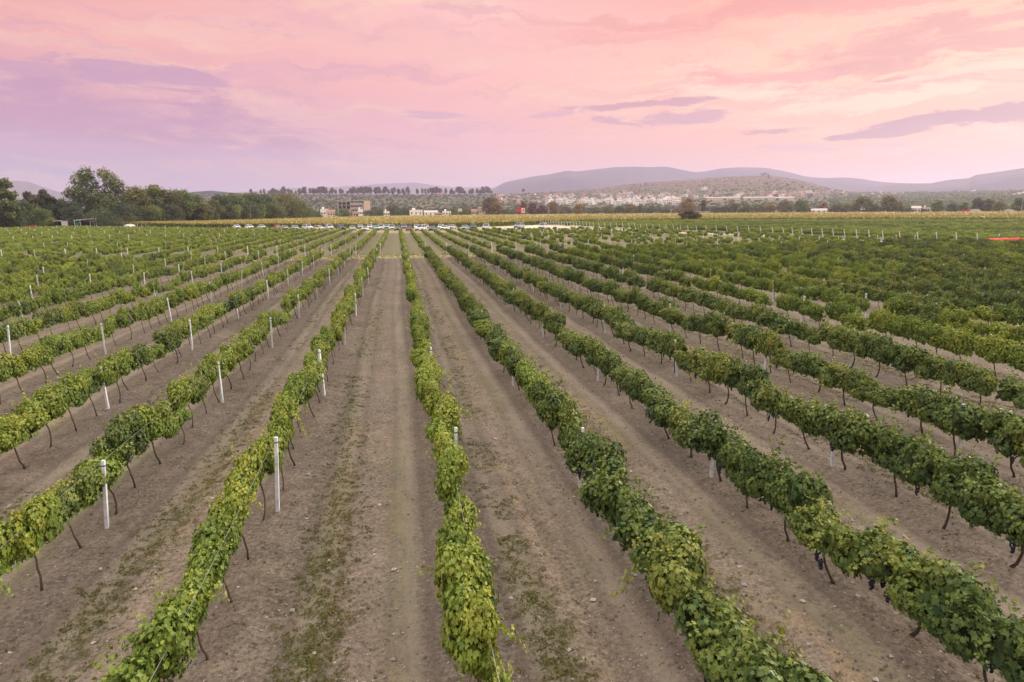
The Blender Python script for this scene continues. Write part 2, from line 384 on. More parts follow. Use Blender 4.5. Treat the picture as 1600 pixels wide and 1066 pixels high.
def terrain_mat(name, stops, sc, spots=None):
    m = bpy.data.materials.new(name); m.use_nodes = True; t = m.node_tree; b = t.nodes['Principled BSDF']
    tcn = t.nodes.new('ShaderNodeTexCoord'); P = S(t, tcn.outputs['Object'])
    s3 = t.nodes.new('ShaderNodeSeparateXYZ'); t.links.new(P.o, s3.inputs[0]); z = S(t, s3.outputs[2])
    n = noise(t, P, sc, 7, .68); n2 = noise(t, P, sc*5, 5, .7)
    c = ramp(t, (n*.7 + n2*.3).rng(.3, .7), stops)
    if spots: c = mix(t, z.rng(spots[0], spots[1])*.75, c, mix(t, n2.rng(.4, .6), spots[2], spots[3]))
    t.links.new(c.o, b.inputs['Base Color']); b.inputs['Roughness'].default_value = 1; b.inputs['Specular IOR Level'].default_value = .05
    return m
def polar_sheet(name, A, Dmat, Z, m):
    X, Y = Dmat*np.sin(A), Dmat*np.cos(A); V = np.stack([X, Y, Z], -1).reshape(-1, 3); r, c = Z.shape
    a = (np.arange(r-1)[:, None]*c + np.arange(c-1)[None]).ravel(); Q = np.stack([a, a+1, a+c+1, a+c], -1)
    return tag(link(name, mesh_np(name, V, Q, m, smooth=True)), kind='structure')
aa = np.linspace(HA[0]-.04, HA[-1], 620); tt = np.concatenate([np.linspace(-.01, 1, 150), np.linspace(1.02, 1.6, 14)])
dr = np.interp(aa, HA, HD); DM = D0 + tt[:, None]*(dr - D0)[None]; AM = np.broadcast_to(aa, DM.shape)
polar_sheet('hillside', AM, DM, hill_z(AM, DM) - .6*(DM < D0+20), terrain_mat('scrub_hill', [(0, (.055,.07,.042)), (.4, (.09,.10,.058)), (.7, (.13,.125,.075)), (1, (.17,.15,.095))], .012, (36, 85, (.11,.068,.04), (.175,.11,.066))))
def mountain(name, pts, D, depth, m, rough, seed):
    """a range with its skyline at distance D, falling towards the viewer over depth metres and away behind"""
    A = np.array([azel(x, y)[0] for x, y in pts]); E = np.array([azel(x, y)[1] for x, y in pts])
    a = np.linspace(A[0], A[-1], 500); e = np.interp(a, A, E); k = np.ones(7)/7; e = np.convolve(np.pad(e, 3, 'edge'), k, 'valid')
    zr = H + D*np.tan(e); t = np.concatenate([np.linspace(0, 1, 70), np.linspace(1.03, 1.7, 12)])[:, None]
    Dm = D - depth + t*depth + 0*a[None]; Am = np.broadcast_to(a, Dm.shape)
    base = np.where(t < 1, np.clip(t, 0, 1)**1.35, np.clip(1-(t-1)*1.3, 0, 1))*zr[None]
    x, y = Dm*np.sin(Am), Dm*np.cos(Am)
    gul = (1 - np.abs(fbm(x*rough, y*rough*.6, seed, 5)*2 - 1)) - .6
    z = base*(1 + gul*.55*np.clip((1-t)*3, 0, 1)*np.clip(t*3, 0, 1)) - 2
    return polar_sheet(name, Am, Dm, z, m)
mm = terrain_mat('far_slope', [(0, (.03,.035,.04)), (.5, (.05,.055,.055)), (1, (.08,.075,.07))], .0016)
mountain('mountain_range', [(560,306),(690,303),(740,300),(765,297),(790,284),(812,280),(830,276),(860,272),(878,268),(888,266),(900,268),(925,265),(960,261),(990,260),(1015,261),(1040,260),(1060,264),(1085,269),(1100,268),(1125,263),(1160,261),(1195,262),(1230,268),(1260,276),(1290,278),(1320,277),(1345,279),(1375,284),(1410,286),(1455,287),(1520,288),(1700,292)], 6000, 2300, mm, .0011, 5)
mountain('mountain_range', [(1290,304),(1330,298),(1370,291),(1400,287),(1455,286),(1480,281),(1515,278),(1524,273),(1560,268),(1600,262),(1680,256),(1800,250)], 5000, 1900, mm, .0013, 11)
mountain('mountain_range', [(300,306),(380,300),(450,294),(520,292),(560,290),(600,287),(650,285),(680,290),(720,293),(760,292),(820,300)], 9000, 2600, mm, .0008, 23)
mountain('mountain_range', [(-300,300),(-120,287),(-40,284),(0,284),(25,282),(45,284),(70,293),(100,302),(150,301),(200,298),(230,294),(260,298),(300,301),(380,306)], 7600, 2400, mm, .0009, 31)
mountain('wooded_plateau', [(230,318),(270,309),(300,299),(330,297),(360,300),(420,303),(470,306)], 2300, 900, terrain_mat('wooded', [(0, (.015,.03,.025)), (1, (.04,.055,.04))], .02), .006, 43)

# ------------------------------------------------------------------ grapevines
LRNG = np.random.default_rng(99)
def leaf_quads(P, N, U, size, asp=1.0):
    """one folded, lobed leaf (two half blades) per point: P centres, N normals, U midrib directions"""
    N = N/np.linalg.norm(N, axis=1, keepdims=True); U = U - N*(U*N).sum(1, keepdims=True); U /= np.linalg.norm(U, axis=1, keepdims=True) + 1e-9
    Vv = np.cross(N, U); s = size[:, None]; c = LRNG.uniform(-.12, .34, (len(P), 1)); c2 = LRNG.uniform(-.3, .1, (len(P), 1))
    pt = lambda u, v, n: P + s*(U*u + Vv*v*asp + N*n)
    A = [pt(-.30, 0, 0), pt(-.50, .34, c*.6), pt(-.06, .36, c*.7), pt(.14, .58, c), pt(.27, .25, c*.5), pt(.64, 0, c2),
         pt(.27, -.25, c*.5), pt(.14, -.58, c), pt(-.06, -.36, c*.7), pt(-.50, -.34, c*.6)]
    V = np.stack(A, 1).reshape(-1, 3); b = np.arange(len(P))[:, None]*10
    Q = np.concatenate([b + np.array([[0, 5, 4, 3, 2, 1]]), b + np.array([[0, 9, 8, 7, 6, 5]])], 1).reshape(-1, 6)
    return V, Q
CAN = -.2        # the canopies hang a little to the left of the stems
def vine_foliage(seed, full=1.0, lean=-.05):
    """a compact hanging canopy: leaves shingled over a row of lumps, a few shoots arching out of it"""
    r = np.random.default_rng(seed); Ps, Ns, Us, Ss, Cs = [], [], [], [], []
    nl = int(round(13*full)); lumps = []
    for i in range(nl):
        y = -.66 + 1.32*(i + .5)/nl + r.normal(0, .05); low = i % 3 == 2
        lumps.append((r.choice((-1, 1))*r.uniform(.03, .19), y, r.uniform(.7, .82) if low else r.uniform(.88, 1.13), r.uniform(.13, .28), r.normal(0, .085)))
    for cx, cy, cz, rad, tone in lumps:
        n = int(250*(rad/.22)**2)
        d = r.normal(0, 1, (n, 3)); d /= np.linalg.norm(d, axis=1, keepdims=True)
        p = np.array([cx, cy, cz]) + d*rad*r.uniform(.72, 1.08, (n, 1))*np.array([1.0, 1.12, 1.0])
        p[:, 2] = np.maximum(p[:, 2], .54 + r.uniform(0, .1, n))
        nn = d*np.array([1.15, .8, .8]) + np.array([0, 0, .28]) + r.normal(0, .27, (n, 3)); uu = np.stack([d[:, 0]*.7, d[:, 1]*.5 + r.normal(0, .35, n), -np.ones(n)*.9], -1)
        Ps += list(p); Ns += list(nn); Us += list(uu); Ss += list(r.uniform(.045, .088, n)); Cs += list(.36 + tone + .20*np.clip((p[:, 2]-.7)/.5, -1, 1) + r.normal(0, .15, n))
    for i in range(int(13*full)):                             # free shoots
        phi = r.normal(0, .85) + lean; d = np.array([math.sin(phi), r.normal(0, .5), math.cos(phi)*.8]); d /= np.linalg.norm(d)
        L = r.uniform(.35, .62)*(1.5 if i == 0 else 1); p = np.array([r.normal(0, .1), r.uniform(-.6, .6), r.uniform(.9, 1.1)]); n = max(5, int(L/.035))
        for k in range(n):
            f = k/n; p = p + d*L/n; d = d + np.array([0, 0, -.07 - .04*f]) + r.normal(0, .04, 3); d /= np.linalg.norm(d)
            for _ in range(2):
                out = np.array([p[0], .1*r.normal(), .6]); Ps.append(p + r.normal(0, .034, 3)); Ns.append(out + r.normal(0, .4, 3)); Us.append(d*.6 + np.array([0, r.normal()*.3, -.6])); Ss.append(r.uniform(.045, .08)*(1 - .3*f)); Cs.append(.5 + .35*f + r.normal(0, .14))
    for i in range(int(12*full)):                            # upright young shoots, ragged tops
        p = np.array([r.normal(0, .1), r.uniform(-.66, .66), 1.02]); d = np.array([r.normal(0, .3), r.normal(0, .3), 1.0]); d /= np.linalg.norm(d); L = r.uniform(.16, .42); n = max(4, int(L/.028))
        for k in range(n):
            f = k/n; p = p + d*L/n; d = d + r.normal(0, .06, 3) - np.array([0, 0, .02]); d /= np.linalg.norm(d)
            for _ in range(2): a = r.uniform(0, 6.28); Ps.append(p + r.normal(0, .03, 3)); Ns.append(np.array([math.cos(a)*.6, math.sin(a)*.6, .7])); Us.append(np.array([math.cos(a), math.sin(a), -.35])); Ss.append(r.uniform(.045, .085)*(1 - .45*f)); Cs.append(.52 + .35*f + r.normal(0, .13))
    for k in range(int(230*full)):                           # leaves inside
        q = np.array([r.normal(0, .11), r.uniform(-.66, .66), r.uniform(.6, 1.0)])
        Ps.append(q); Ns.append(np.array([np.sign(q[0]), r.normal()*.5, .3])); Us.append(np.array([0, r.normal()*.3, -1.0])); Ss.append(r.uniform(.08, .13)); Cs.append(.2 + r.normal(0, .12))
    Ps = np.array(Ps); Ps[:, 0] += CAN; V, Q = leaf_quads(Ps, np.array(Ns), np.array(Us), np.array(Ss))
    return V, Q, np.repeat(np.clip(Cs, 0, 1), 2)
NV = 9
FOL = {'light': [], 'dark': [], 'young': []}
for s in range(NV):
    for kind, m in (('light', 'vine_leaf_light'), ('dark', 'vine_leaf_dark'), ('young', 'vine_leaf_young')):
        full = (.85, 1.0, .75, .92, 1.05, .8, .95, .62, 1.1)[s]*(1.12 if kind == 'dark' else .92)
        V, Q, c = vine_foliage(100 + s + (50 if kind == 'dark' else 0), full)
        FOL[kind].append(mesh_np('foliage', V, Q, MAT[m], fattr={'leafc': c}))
TRK = []
for s in range(4):
    r = random.Random(s); b = MB(); x, y = 0, 0; pts = []
    bow = r.uniform(-.09, .09); bowy = r.uniform(-.16, .16)
    for i in range(8):
        z = i*.115; f = i/7
        pts.append((CAN*f**1.3 + bow*math.sin(f*3.1)*1.0 + r.uniform(-.012, .012), bowy*math.sin(f*2.6) + r.uniform(-.012, .012), z - .04))
    b.tube(pts, [.032, .024, .021, .02, .019, .019, .02, .024], 6)
    for sg in (-1, 1):
        e = pts[-1]; b.tube([e, (e[0]+.01, e[1]+sg*.12, .86), (CAN + r.uniform(-.03, .03), sg*.4, .85 + r.uniform(-.03, .03)), (CAN + r.uniform(-.03, .03), sg*.66, .86)], [.02, .017, .014, .009], 5)
    TRK.append(b.mesh('trunk', MAT['vine_bark'], True))
def grape_mesh(seed):
    r = random.Random(seed); V, Fc = [], []
    t = (1+5**.5)/2
    ico = [Vector(v).normalized() for v in [(-1,t,0),(1,t,0),(-1,-t,0),(1,-t,0),(0,-1,t),(0,1,t),(0,-1,-t),(0,1,-t),(t,0,-1),(t,0,1),(-t,0,-1),(-t,0,1)]]
    tri = [(0,11,5),(0,5,1),(0,1,7),(0,7,10),(0,10,11),(1,5,9),(5,11,4),(11,10,2),(10,7,6),(7,1,8),(3,9,4),(3,4,2),(3,2,6),(3,6,8),(3,8,9),(4,9,5),(2,4,11),(6,2,10),(8,6,7),(9,8,1)]
    for i in range(34):
        f = i/33; rad = .034*(1 - f)**.6 + .006; a = r.uniform(0, 6.28); c = Vector((math.cos(a)*rad*r.random()**.4, math.sin(a)*rad*r.random()**.4, -f*.13)); n = len(V)
        V += [tuple(c + v*.013) for v in ico]; Fc += [(n+p, n+q, n+s) for p, q, s in tri]
    return mesh_np('grape_cluster', V, np.array(Fc), MAT['grape'], smooth=True)
GRP = [grape_mesh(i) for i in range(3)]

def in_view(x, y, z, mg=60):
    p = prj((x, y, z)); return p is not None and -mg < p[0] < 1600+mg and -mg < p[1] < 1066+mg*1.6
rng = np.random.default_rng(7)
def sl_gap(k, y):
    """thin places of the rows seen in the photo"""
    g = {-2: [(20.6, 21.4)], 2: [(11.3, 11.9)], 3: [(14.6, 15.2)], 4: [(14.9, 15.8)]}
    return any(a < y < b for a, b in g.get(k, []))
vines = []           # row, x, y, kind, variant, rotation, scale, trunk
for k, x in sorted(ROWX.items()):
    ph = rng.uniform(0, 1.3)
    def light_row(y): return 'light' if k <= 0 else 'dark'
    y = Y_A0 + ph
    while y < Y_A1:
        if in_view(x, y, .9, 90):
            w = .5 + .5*math.sin(y*.5 + k*2.1); miss = rng.random() < (.09 if k <= 0 else .03)
            kind = light_row(y)
            if k == 1 and 15.0 < y < 26.5: kind = rng.choice(('young', 'light', 'dark'))
            if k == 0 and rng.random() < .4 or k < 0 and rng.random() < .08: kind = 'young'
            if k < -1 and rng.random() < .16: kind = 'dark'
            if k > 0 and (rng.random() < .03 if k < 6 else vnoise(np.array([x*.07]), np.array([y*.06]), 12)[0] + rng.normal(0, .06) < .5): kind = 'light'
            if k > 9 and rng.random() < .12: kind = 'young'
            if miss or sl_gap(k, y): weak = rng.random() < .93
            else: weak = None
            if weak is not False:
                sx = rng.uniform(.7, 1.12)*(.8 if k <= 0 else .94 if k < 6 else .82 if k < 9 else .66); sz = rng.uniform(.84, 1.12)*(1.0 if k <= 0 else 1.05)
                if weak: sx *= .62; sz *= .78
                vines.append((k, x - (.12 if k < 0 else 0) + rng.normal(0, .09), y, kind, int(rng.integers(NV)), rng.normal(0, .1), (sx, rng.uniform(1.0, 1.18)*(1 if rng.random() < .5 else -1), sz), int(rng.integers(4))))
        y += 1.3 + rng.normal(0, .05)
nearv = sorted([v for v in vines if in_view(v[1], v[2], .9, 18)], key=lambda v: math.hypot(v[1], v[2]))[:300]
ids = set(id(v) for v in nearv)
rest = [v for v in vines if id(v) not in ids]
def row_name(k):
    return 'the middle row' if k == 0 else f"{ordinal(abs(k))} row {'left' if k < 0 else 'right'} of the middle row"
# the front vines as things of their own
byrow = {}
for v in nearv: byrow.setdefault(v[0], []).append(v)
tmpl = {}
for k in sorted(byrow):
    for n, v in enumerate(sorted(byrow[k], key=lambda v: v[2])):
        _, x, y, kind, vi, rz, sc, ti = v
        g = float(ground_z(np.array([x]), np.array([y]))[0])
        t = empty('grapevine', (x, y, g), rz, sc)
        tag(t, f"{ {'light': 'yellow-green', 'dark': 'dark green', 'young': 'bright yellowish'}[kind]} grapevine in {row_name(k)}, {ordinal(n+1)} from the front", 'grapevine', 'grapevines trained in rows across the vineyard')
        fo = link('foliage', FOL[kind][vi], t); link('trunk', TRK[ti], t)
        if kind == 'dark' and y < 22 and k in (1, 2, 3, 4):
            rr = random.Random(int(y*100) + k)
            for q in range(rr.choice((2, 3, 4))):
                o = link('grape_cluster', GRP[q % 3], t, (CAN + rr.uniform(-.3, .2), rr.uniform(-.5, .5), rr.uniform(.58, .7)), rr.uniform(0, 6), rr.uniform(1.0, 1.35))
# the far ones: one object that repeats the same vines
KIX = {'light': 0, 'dark': 1, 'young': 2}
YV = sorted(set(v[4] for v in nearv if v[3] == 'young'))
far = [(x, y, KIX[kind], vi, rz, sc, ti) for (k, x, y, kind, vi, rz, sc, ti) in rest]
def far_kind(p): return 2 if rng.random() < p else 0
for k, x in ROWX.items():
    y = Y_B0 + rng.uniform(0, 1.5); ye = float(y_end(x)) - 4
    while y < ye:
        if in_view(x, y, .9, 30) and x < edge3(y) - 5.5 and rng.random() > (.08 if x < 12 else .25 if x < 24 else .5):
            kk = far_kind(.85) if rng.random() > .05 else 1
            far.append((x + rng.normal(0, .08), y, kk, int(rng.integers(NV)), rng.normal(0, .15), (rng.uniform(.55, .95), rng.uniform(.9, 1.1), rng.uniform(.68, .95)), int(rng.integers(4))))
        y += 1.45
y = 82.0
ROW3 = []
while y < 288:
    ROW3.append(y); x = float(edge3(y)) + 1.0
    while x < 1.18*y + 30:
        if in_view(x, y, .9, 30) and rng.random() > .06:
            far.append((x, y + rng.normal(0, .1), far_kind(.8) if vnoise(np.array([x*.05]), np.array([y*.09]), 4)[0] + rng.normal(0, .12) < .68 else 1, int(rng.integers(NV)), math.pi/2 + math.pi*int(rng.integers(2)), (rng.uniform(.7, 1.15), rng.uniform(1.0, 1.4), rng.uniform(.75, 1.05)), int(rng.integers(4))))
        x += 1.75
    y += 2.9
def gn_instances(name, pts, fol_objs, trunk_objs):
    n = len(pts); me = bpy.data.meshes.new(name); me.vertices.add(n)
    co = np.array([(p[0], p[1], 0) for p in pts], np.float32); co[:, 2] = ground_z(co[:, 0], co[:, 1])
    me.vertices.foreach_set('co', co.ravel())
    def at(nm, ty, arr, key): a = me.attributes.new(nm, ty, 'POINT'); a.data.foreach_set(key, np.asarray(arr).ravel())
    at('vi', 'INT', np.array([p[2]*NV + (p[3] % len(YV) if p[2] == 2 else p[3]) for p in pts], np.int32), 'value'); at('ti', 'INT', np.array([p[6] for p in pts], np.int32), 'value')
    at('rot', 'FLOAT_VECTOR', np.array([(0, 0, p[4]) for p in pts], np.float32), 'vector'); at('scl', 'FLOAT_VECTOR', np.array([p[5] for p in pts], np.float32), 'vector')
    o = link(name, me)
    ng = bpy.data.node_groups.new(name, 'GeometryNodeTree')
    ng.interface.new_socket('Geometry', in_out='INPUT', socket_type='NodeSocketGeometry'); ng.interface.new_socket('Geometry', in_out='OUTPUT', socket_type='NodeSocketGeometry')
    gi = ng.nodes.new('NodeGroupInput'); go = ng.nodes.new('NodeGroupOutput')
    def attr(nm, ty):
        a = ng.nodes.new('GeometryNodeInputNamedAttribute'); a.data_type = ty; a.inputs['Name'].default_value = nm; return a.outputs['Attribute']
    jo = ng.nodes.new('GeometryNodeJoinGeometry')
    for objs, key in ((fol_objs, 'vi'), (trunk_objs, 'ti')):
        g2i = ng.nodes.new('GeometryNodeJoinGeometry')
        for ob in reversed(objs):
            oi = ng.nodes.new('GeometryNodeObjectInfo'); oi.inputs['Object'].default_value = ob; oi.inputs['As Instance'].default_value = True
            ng.links.new(oi.outputs['Geometry'], g2i.inputs[0])
        ip = ng.nodes.new('GeometryNodeInstanceOnPoints'); ng.links.new(gi.outputs[0], ip.inputs['Points']); ng.links.new(g2i.outputs[0], ip.inputs['Instance'])
        ip.inputs['Pick Instance'].default_value = True
        ng.links.new(attr(key, 'INT'), ip.inputs['Instance Index']); ng.links.new(attr('rot', 'FLOAT_VECTOR'), ip.inputs['Rotation']); ng.links.new(attr('scl', 'FLOAT_VECTOR'), ip.inputs['Scale'])
        ng.links.new(ip.outputs[0], jo.inputs[0])
    ng.links.new(jo.outputs[0], go.inputs[0])
    md = o.modifiers.new('rows', 'NODES'); md.node_group = ng; return o
def first_user(me, nm):
    for o in COL.objects:
        if o.type == 'MESH' and o.data == me: return o
    raise RuntimeError(nm)
user = {}
for o in COL.objects:
    if o.type == 'MESH': user.setdefault(o.data.name, o)
fobj = [user[FOL[kd][i].name] for kd in ('light', 'dark') for i in range(NV)] + [user[FOL['young'][i].name] for i in YV]
tobj = [user[t.name] for t in TRK]
o = gn_instances('distant_vine_rows', far, fobj, tobj)
tag(o, 'grapevine rows farther back, merging into one green mass', 'vine rows', kind='stuff')
print('vines', len(vines), 'near', len(nearv), 'far', len(far))

# ------------------------------------------------------------------ white posts of the trellis
b = MB(); b.box(-.029, .029, -.029, .029, -.05, 1.28, taper=.003); POST = b.mesh('vine_post', MAT['white_paint'])
b = MB(); b.box(-.033, .033, -.033, .033, -.05, 1.46, taper=.003); POSTE = b.mesh('vine_post', MAT['white_paint'])
b = MB(); b.box(-.05, .05, -.05, .05, -.05, 1.8, taper=.006); POSTC = b.mesh('vine_post', MAT['white_paint'])
TIE = MB().box(-.032, .032, -.032, .032, 1.17, 1.195).mesh('wire_tie', MAT['tie_metal'])
TALL = {(-1, 1), (-1, 2), (6, 3), (7, 3), (5, 5)}
posts = []
for k, x in ROWX.items():
    for i in range(10):
        y = 4.0 + 8.15*i + (0 if k != 0 else .5); last = i == 9 or (k, i) in TALL
        if (k < -7 or k > 8) and not last and rng.random() < .4: continue
        if (k > 11 or k < -9) and last and rng.random() < .6: continue
        posts.append((k, i, x - (.1 if k > 0 else 0) + rng.normal(0, .03), y, 'T' if (k, i) in TALL else 'E' if last else 'A'))
    y = Y_B0
    while y < y_end(x) - 4:
        if x < edge3(y) - 5: posts.append((k, 0, x + rng.normal(0, .04), y, 'EB' if y == Y_B0 else 'B'))
        y += 33 if y > 90 else 24.5
for i, y in enumerate(ROW3): posts.append((99, i, float(edge3(y)), y, 'C'))
def clash(p):
    q = prj((p[2], p[3], 0)); return q is not None and p[4] == 'A' and abs(q[0]-152) < 8 and 470 < q[1] < 512
posts = sorted([p for p in posts if in_view(p[2], p[3], .7, 8) and not clash(p)], key=lambda p: math.hypot(p[2], p[3])*(.8 if p[4] in ('E', 'C') else 1))
near, restp = posts[:300], posts[300:]
cnt = {}
rk = lambda p: 'B' if p[4] in ('B', 'EB') else 'C' if p[4] == 'C' else 'A'
for p in sorted(near, key=lambda p: p[3]):
    k, i, x, y, ty = p; key = (k, rk(p)); cnt[key] = cnt.get(key, 0) + 1; n = cnt[key]
    lean = (0, R_(-14), 0) if ty == 'C' else (float(rng.normal(0, .025)), float(rng.normal(0, .03)), float(rng.normal(0, .2)))
    o = link('vine_post', POSTC if ty == 'C' else POSTE if ty in ('E', 'C', 'EB', 'T') else POST, None, (x, y, float(ground_z(np.array([x]), np.array([y]))[0])))
    o.rotation_euler = lean
    if ty == 'C': lb = f"leaning white end post along the far right block, {ordinal(n)} from its near end"
    elif ty in ('B', 'EB'): lb = f"white post beyond grass strip, {row_name(k)}, {ordinal(n)} from front"
    elif ty == 'E': lb = f"tall white end post by the grass strip, {row_name(k)}"
    elif ty == 'T': lb = f"tall white post above the leaves, {row_name(k)}, {ordinal(n)} from front"
    else: lb = f"white vine post in {row_name(k)}, {ordinal(n)} from the front"
    tag(o, lb, 'post', 'white posts holding the vine trellis')
    if ty in 'AT' and y < 30: link('wire_tie', TIE, o, (0, 0, .18 if ty == 'T' else 0))
if restp:
    V, Q = [], []
    for k, i, x, y, ty in restp:
        h = 1.95 if ty == 'C' else 1.4; w = .05; n = len(V); g = float(ground_z(np.array([x]), np.array([y]))[0]); dxl = -.45 if ty == 'C' else 0
        for z, q in ((g-.05, 0), (g+h, dxl)): V += [(x-w+q, y-w, z), (x+w+q, y-w, z), (x+w+q, y+w, z), (x-w+q, y+w, z)]
        Q += [[n+a for a in f] for f in ((0,1,5,4),(1,2,6,5),(2,3,7,6),(3,0,4,7),(4,5,6,7))]
    tag(link('distant_vine_posts', mesh_np('distant_vine_posts', V, Q, MAT['white_paint'])), 'small white posts among the farthest vine rows', 'posts', kind='stuff')
print('posts', len(near), len(restp))
# wires
for k in range(-6, 9):
    x = ROWX[k]; b = MB()
    pts = [(x + CAN*.5, 4.0 + 8.15*i*.5, 1.16 - (.05 if i % 2 else 0) + float(ground_z(np.array([x]), np.array([4.0+8.15*i*.5]))[0])) for i in range(19)]
    o = b.tube(pts, .0035, 4).build('trellis_wire', MAT['wire'])
    tag(o, f"thin steel trellis wire stretched along {row_name(k)}", 'wire', 'steel wires of the trellis')

# ------------------------------------------------------------------ loose stones, weeds and straw on the soil
def scatter_area(n, y0, y1, pw=1.6):
    u = rng.random(n); y = y0 + (y1-y0)*u**pw; x = rng.uniform(-.62, 1.2, n)*y + rng.uniform(-1.5, 1.5, n); return x, y
octv = np.array([(1,0,0),(-1,0,0),(0,1,0),(0,-1,0),(0,0,1),(0,0,-1)], float); octf = np.array([(0,2,4),(2,1,4),(1,3,4),(3,0,4),(2,0,5),(1,2,5),(3,1,5),(0,3,5)])
n = 12000; x, y = scatter_area(n, 5.5, 45); s = .007 + .018*rng.random(n)**3 + (rng.random(n) < .012)*.035
V = octv[None]*rng.uniform(.6, 1.3, (n, 6, 1))*np.array([1, 1, .6])[None]*s[:, None, None]; a = rng.uniform(0, 6.28, n)
V = np.stack([V[..., 0]*np.cos(a)[:, None] - V[..., 1]*np.sin(a)[:, None], V[..., 0]*np.sin(a)[:, None] + V[..., 1]*np.cos(a)[:, None], V[..., 2]], -1)
V += np.stack([x, y, ground_z(x, y) + s*.25], -1)[:, None]
tag(link('pebbles', mesh_np('pebbles', V.reshape(-1, 3), (octf[None] + np.arange(n)[:, None, None]*6).reshape(-1, 3), MAT['stone'])), 'pale pebbles scattered over the brown soil', 'pebbles', kind='stuff')
mat('clod', (.15,.122,.10), 1.0, .05, var=.3, vscale=2)
n = 16000; x, y = scatter_area(n, 5.5, 48); s = .008 + .024*rng.random(n)**2.5
V = octv[None]*rng.uniform(.6, 1.3, (n, 6, 1))*np.array([1, 1, .7])[None]*s[:, None, None]; a = rng.uniform(0, 6.28, n)
V = np.stack([V[..., 0]*np.cos(a)[:, None] - V[..., 1]*np.sin(a)[:, None], V[..., 0]*np.sin(a)[:, None] + V[..., 1]*np.cos(a)[:, None], V[..., 2]], -1)
V += np.stack([x, y, ground_z(x, y) + s*.3], -1)[:, None]
tag(link('clods', mesh_np('clods', V.reshape(-1, 3), (octf[None] + np.arange(n)[:, None, None]*6).reshape(-1, 3), MAT['clod'])), 'crumbly brown clods of earth over the lanes', 'clods', kind='stuff')
def tufts(name, label, x, y, size, nb, m, flat):
    n = len(x); P = np.repeat(np.stack([x, y, ground_z(x, y)], -1), nb, 0); sz = np.repeat(size, nb)*rng.uniform(.5, 1.2, n*nb)
    a = rng.uniform(0, 6.28, n*nb); rad = np.sqrt(rng.random(n*nb))*np.repeat(size, nb)*1.6
    P[:, 0] += np.cos(a)*rad; P[:, 1] += np.sin(a)*rad
    U = np.stack([np.cos(a), np.sin(a), rng.uniform(.0, 1.0, n*nb)*flat], -1); N = rng.normal(0, .5, (n*nb, 3)) + np.array([0, 0, 1.0])
    P[:, 2] += sz*.35 + .004
    V, Q = leaf_quads(P, N, U, sz, .45)
    tag(link(name, mesh_np(name, V, Q, m, fattr={'leafc': np.repeat(rng.random(n*nb), 2)})), label, name.split('_')[-1], kind='stuff')
leaf_mat('weed_leaf', [(0, (.09,.10,.03)), (.5, (.16,.16,.05)), (1, (.26,.22,.09))], .2, .7)
leaf_mat('straw_leaf', [(0, (.16,.10,.045)), (.5, (.26,.175,.075)), (1, (.36,.26,.12))], .2, .8)
def strip_pts(n, off, sd, thr, y1, side=1):
    x, y = scatter_area(n, 5.5, y1, 1.5); i = np.clip(np.searchsorted(RX, x), 1, len(RX)-1); l = RX[i-1]
    wob = .16*np.sin(y*.21 + i*1.7) + .3*(fbm(l*.05 + i*3.1, y*.5, 40, 2) - .5)
    xx = l + off + wob + rng.normal(0, sd, n); keep = fbm(xx*.35 + 11, y*.32, 33, 4) > thr
    return xx[keep], y[keep]
x, y = strip_pts(24000, .95, .25, .405, 80); tufts('weeds', 'low green weeds growing in strips beside the vine rows', x, y, rng.uniform(.022, .05, len(x)), 10, MAT['weed_leaf'], 1.6)
x, y = strip_pts(2600, 1.15, .17, .55, 34); tufts('dry_straw', 'flattened dry straw along the tractor tracks', x, y, rng.uniform(.025, .05, len(x)), 9, MAT['straw_leaf'], .3)
n = 5200; x = rng.uniform(-60, 76, n); y = 85 + rng.normal(0, 1.7, n); tufts('headland_grass', 'yellow-green grass on the strip crossing the rows', x, y, rng.uniform(.08, .16, n), 5, MAT['weed_leaf'], 1.5)

# ------------------------------------------------------------------ corn field
FRONT = [(-140,352,330), (230,352.5,322), (300,353.5,276), (430,354,262), (520,354,238), (640,355,225), (760,354,232), (870,352,262), (1000,346,292), (1300,344,298), (1600,345,292), (1800,345,290)]
BACK = [(-140,352,338), (230,352,345), (300,345,360), (430,340,460), (520,338,520), (640,336,590), (760,336,600), (870,335,600), (1000,334,600), (1300,333,590), (1600,331,580), (1800,331,580)]
CA = np.array([azel(x, y)[0] for x, y, d in FRONT]); CF = np.array([d for *_, d in FRONT], float); CB = np.array([d for *_, d in BACK], float)
ca = np.linspace(CA[0], CA[-1], 520); cf = np.interp(ca, CA, CF); cb = np.interp(ca, CA, CB)
tt = np.concatenate([[-.004, 0, .004], np.linspace(.012, .99, 60), [1, 1.0]]); Dm = cf[None] + tt[:, None]*(cb-cf)[None]; Am = np.broadcast_to(ca, Dm.shape)
X, Y = Dm*np.sin(Am), Dm*np.cos(Am)
Zc = 1.75 + .35*(fbm(X*.09, Y*.09, 77, 3)-.5) + .5*(fbm(X*.8, Y*.8, 78, 2)-.5); Zc[0] = -.1; Zc[1] = .5; Zc[-1] = -.1
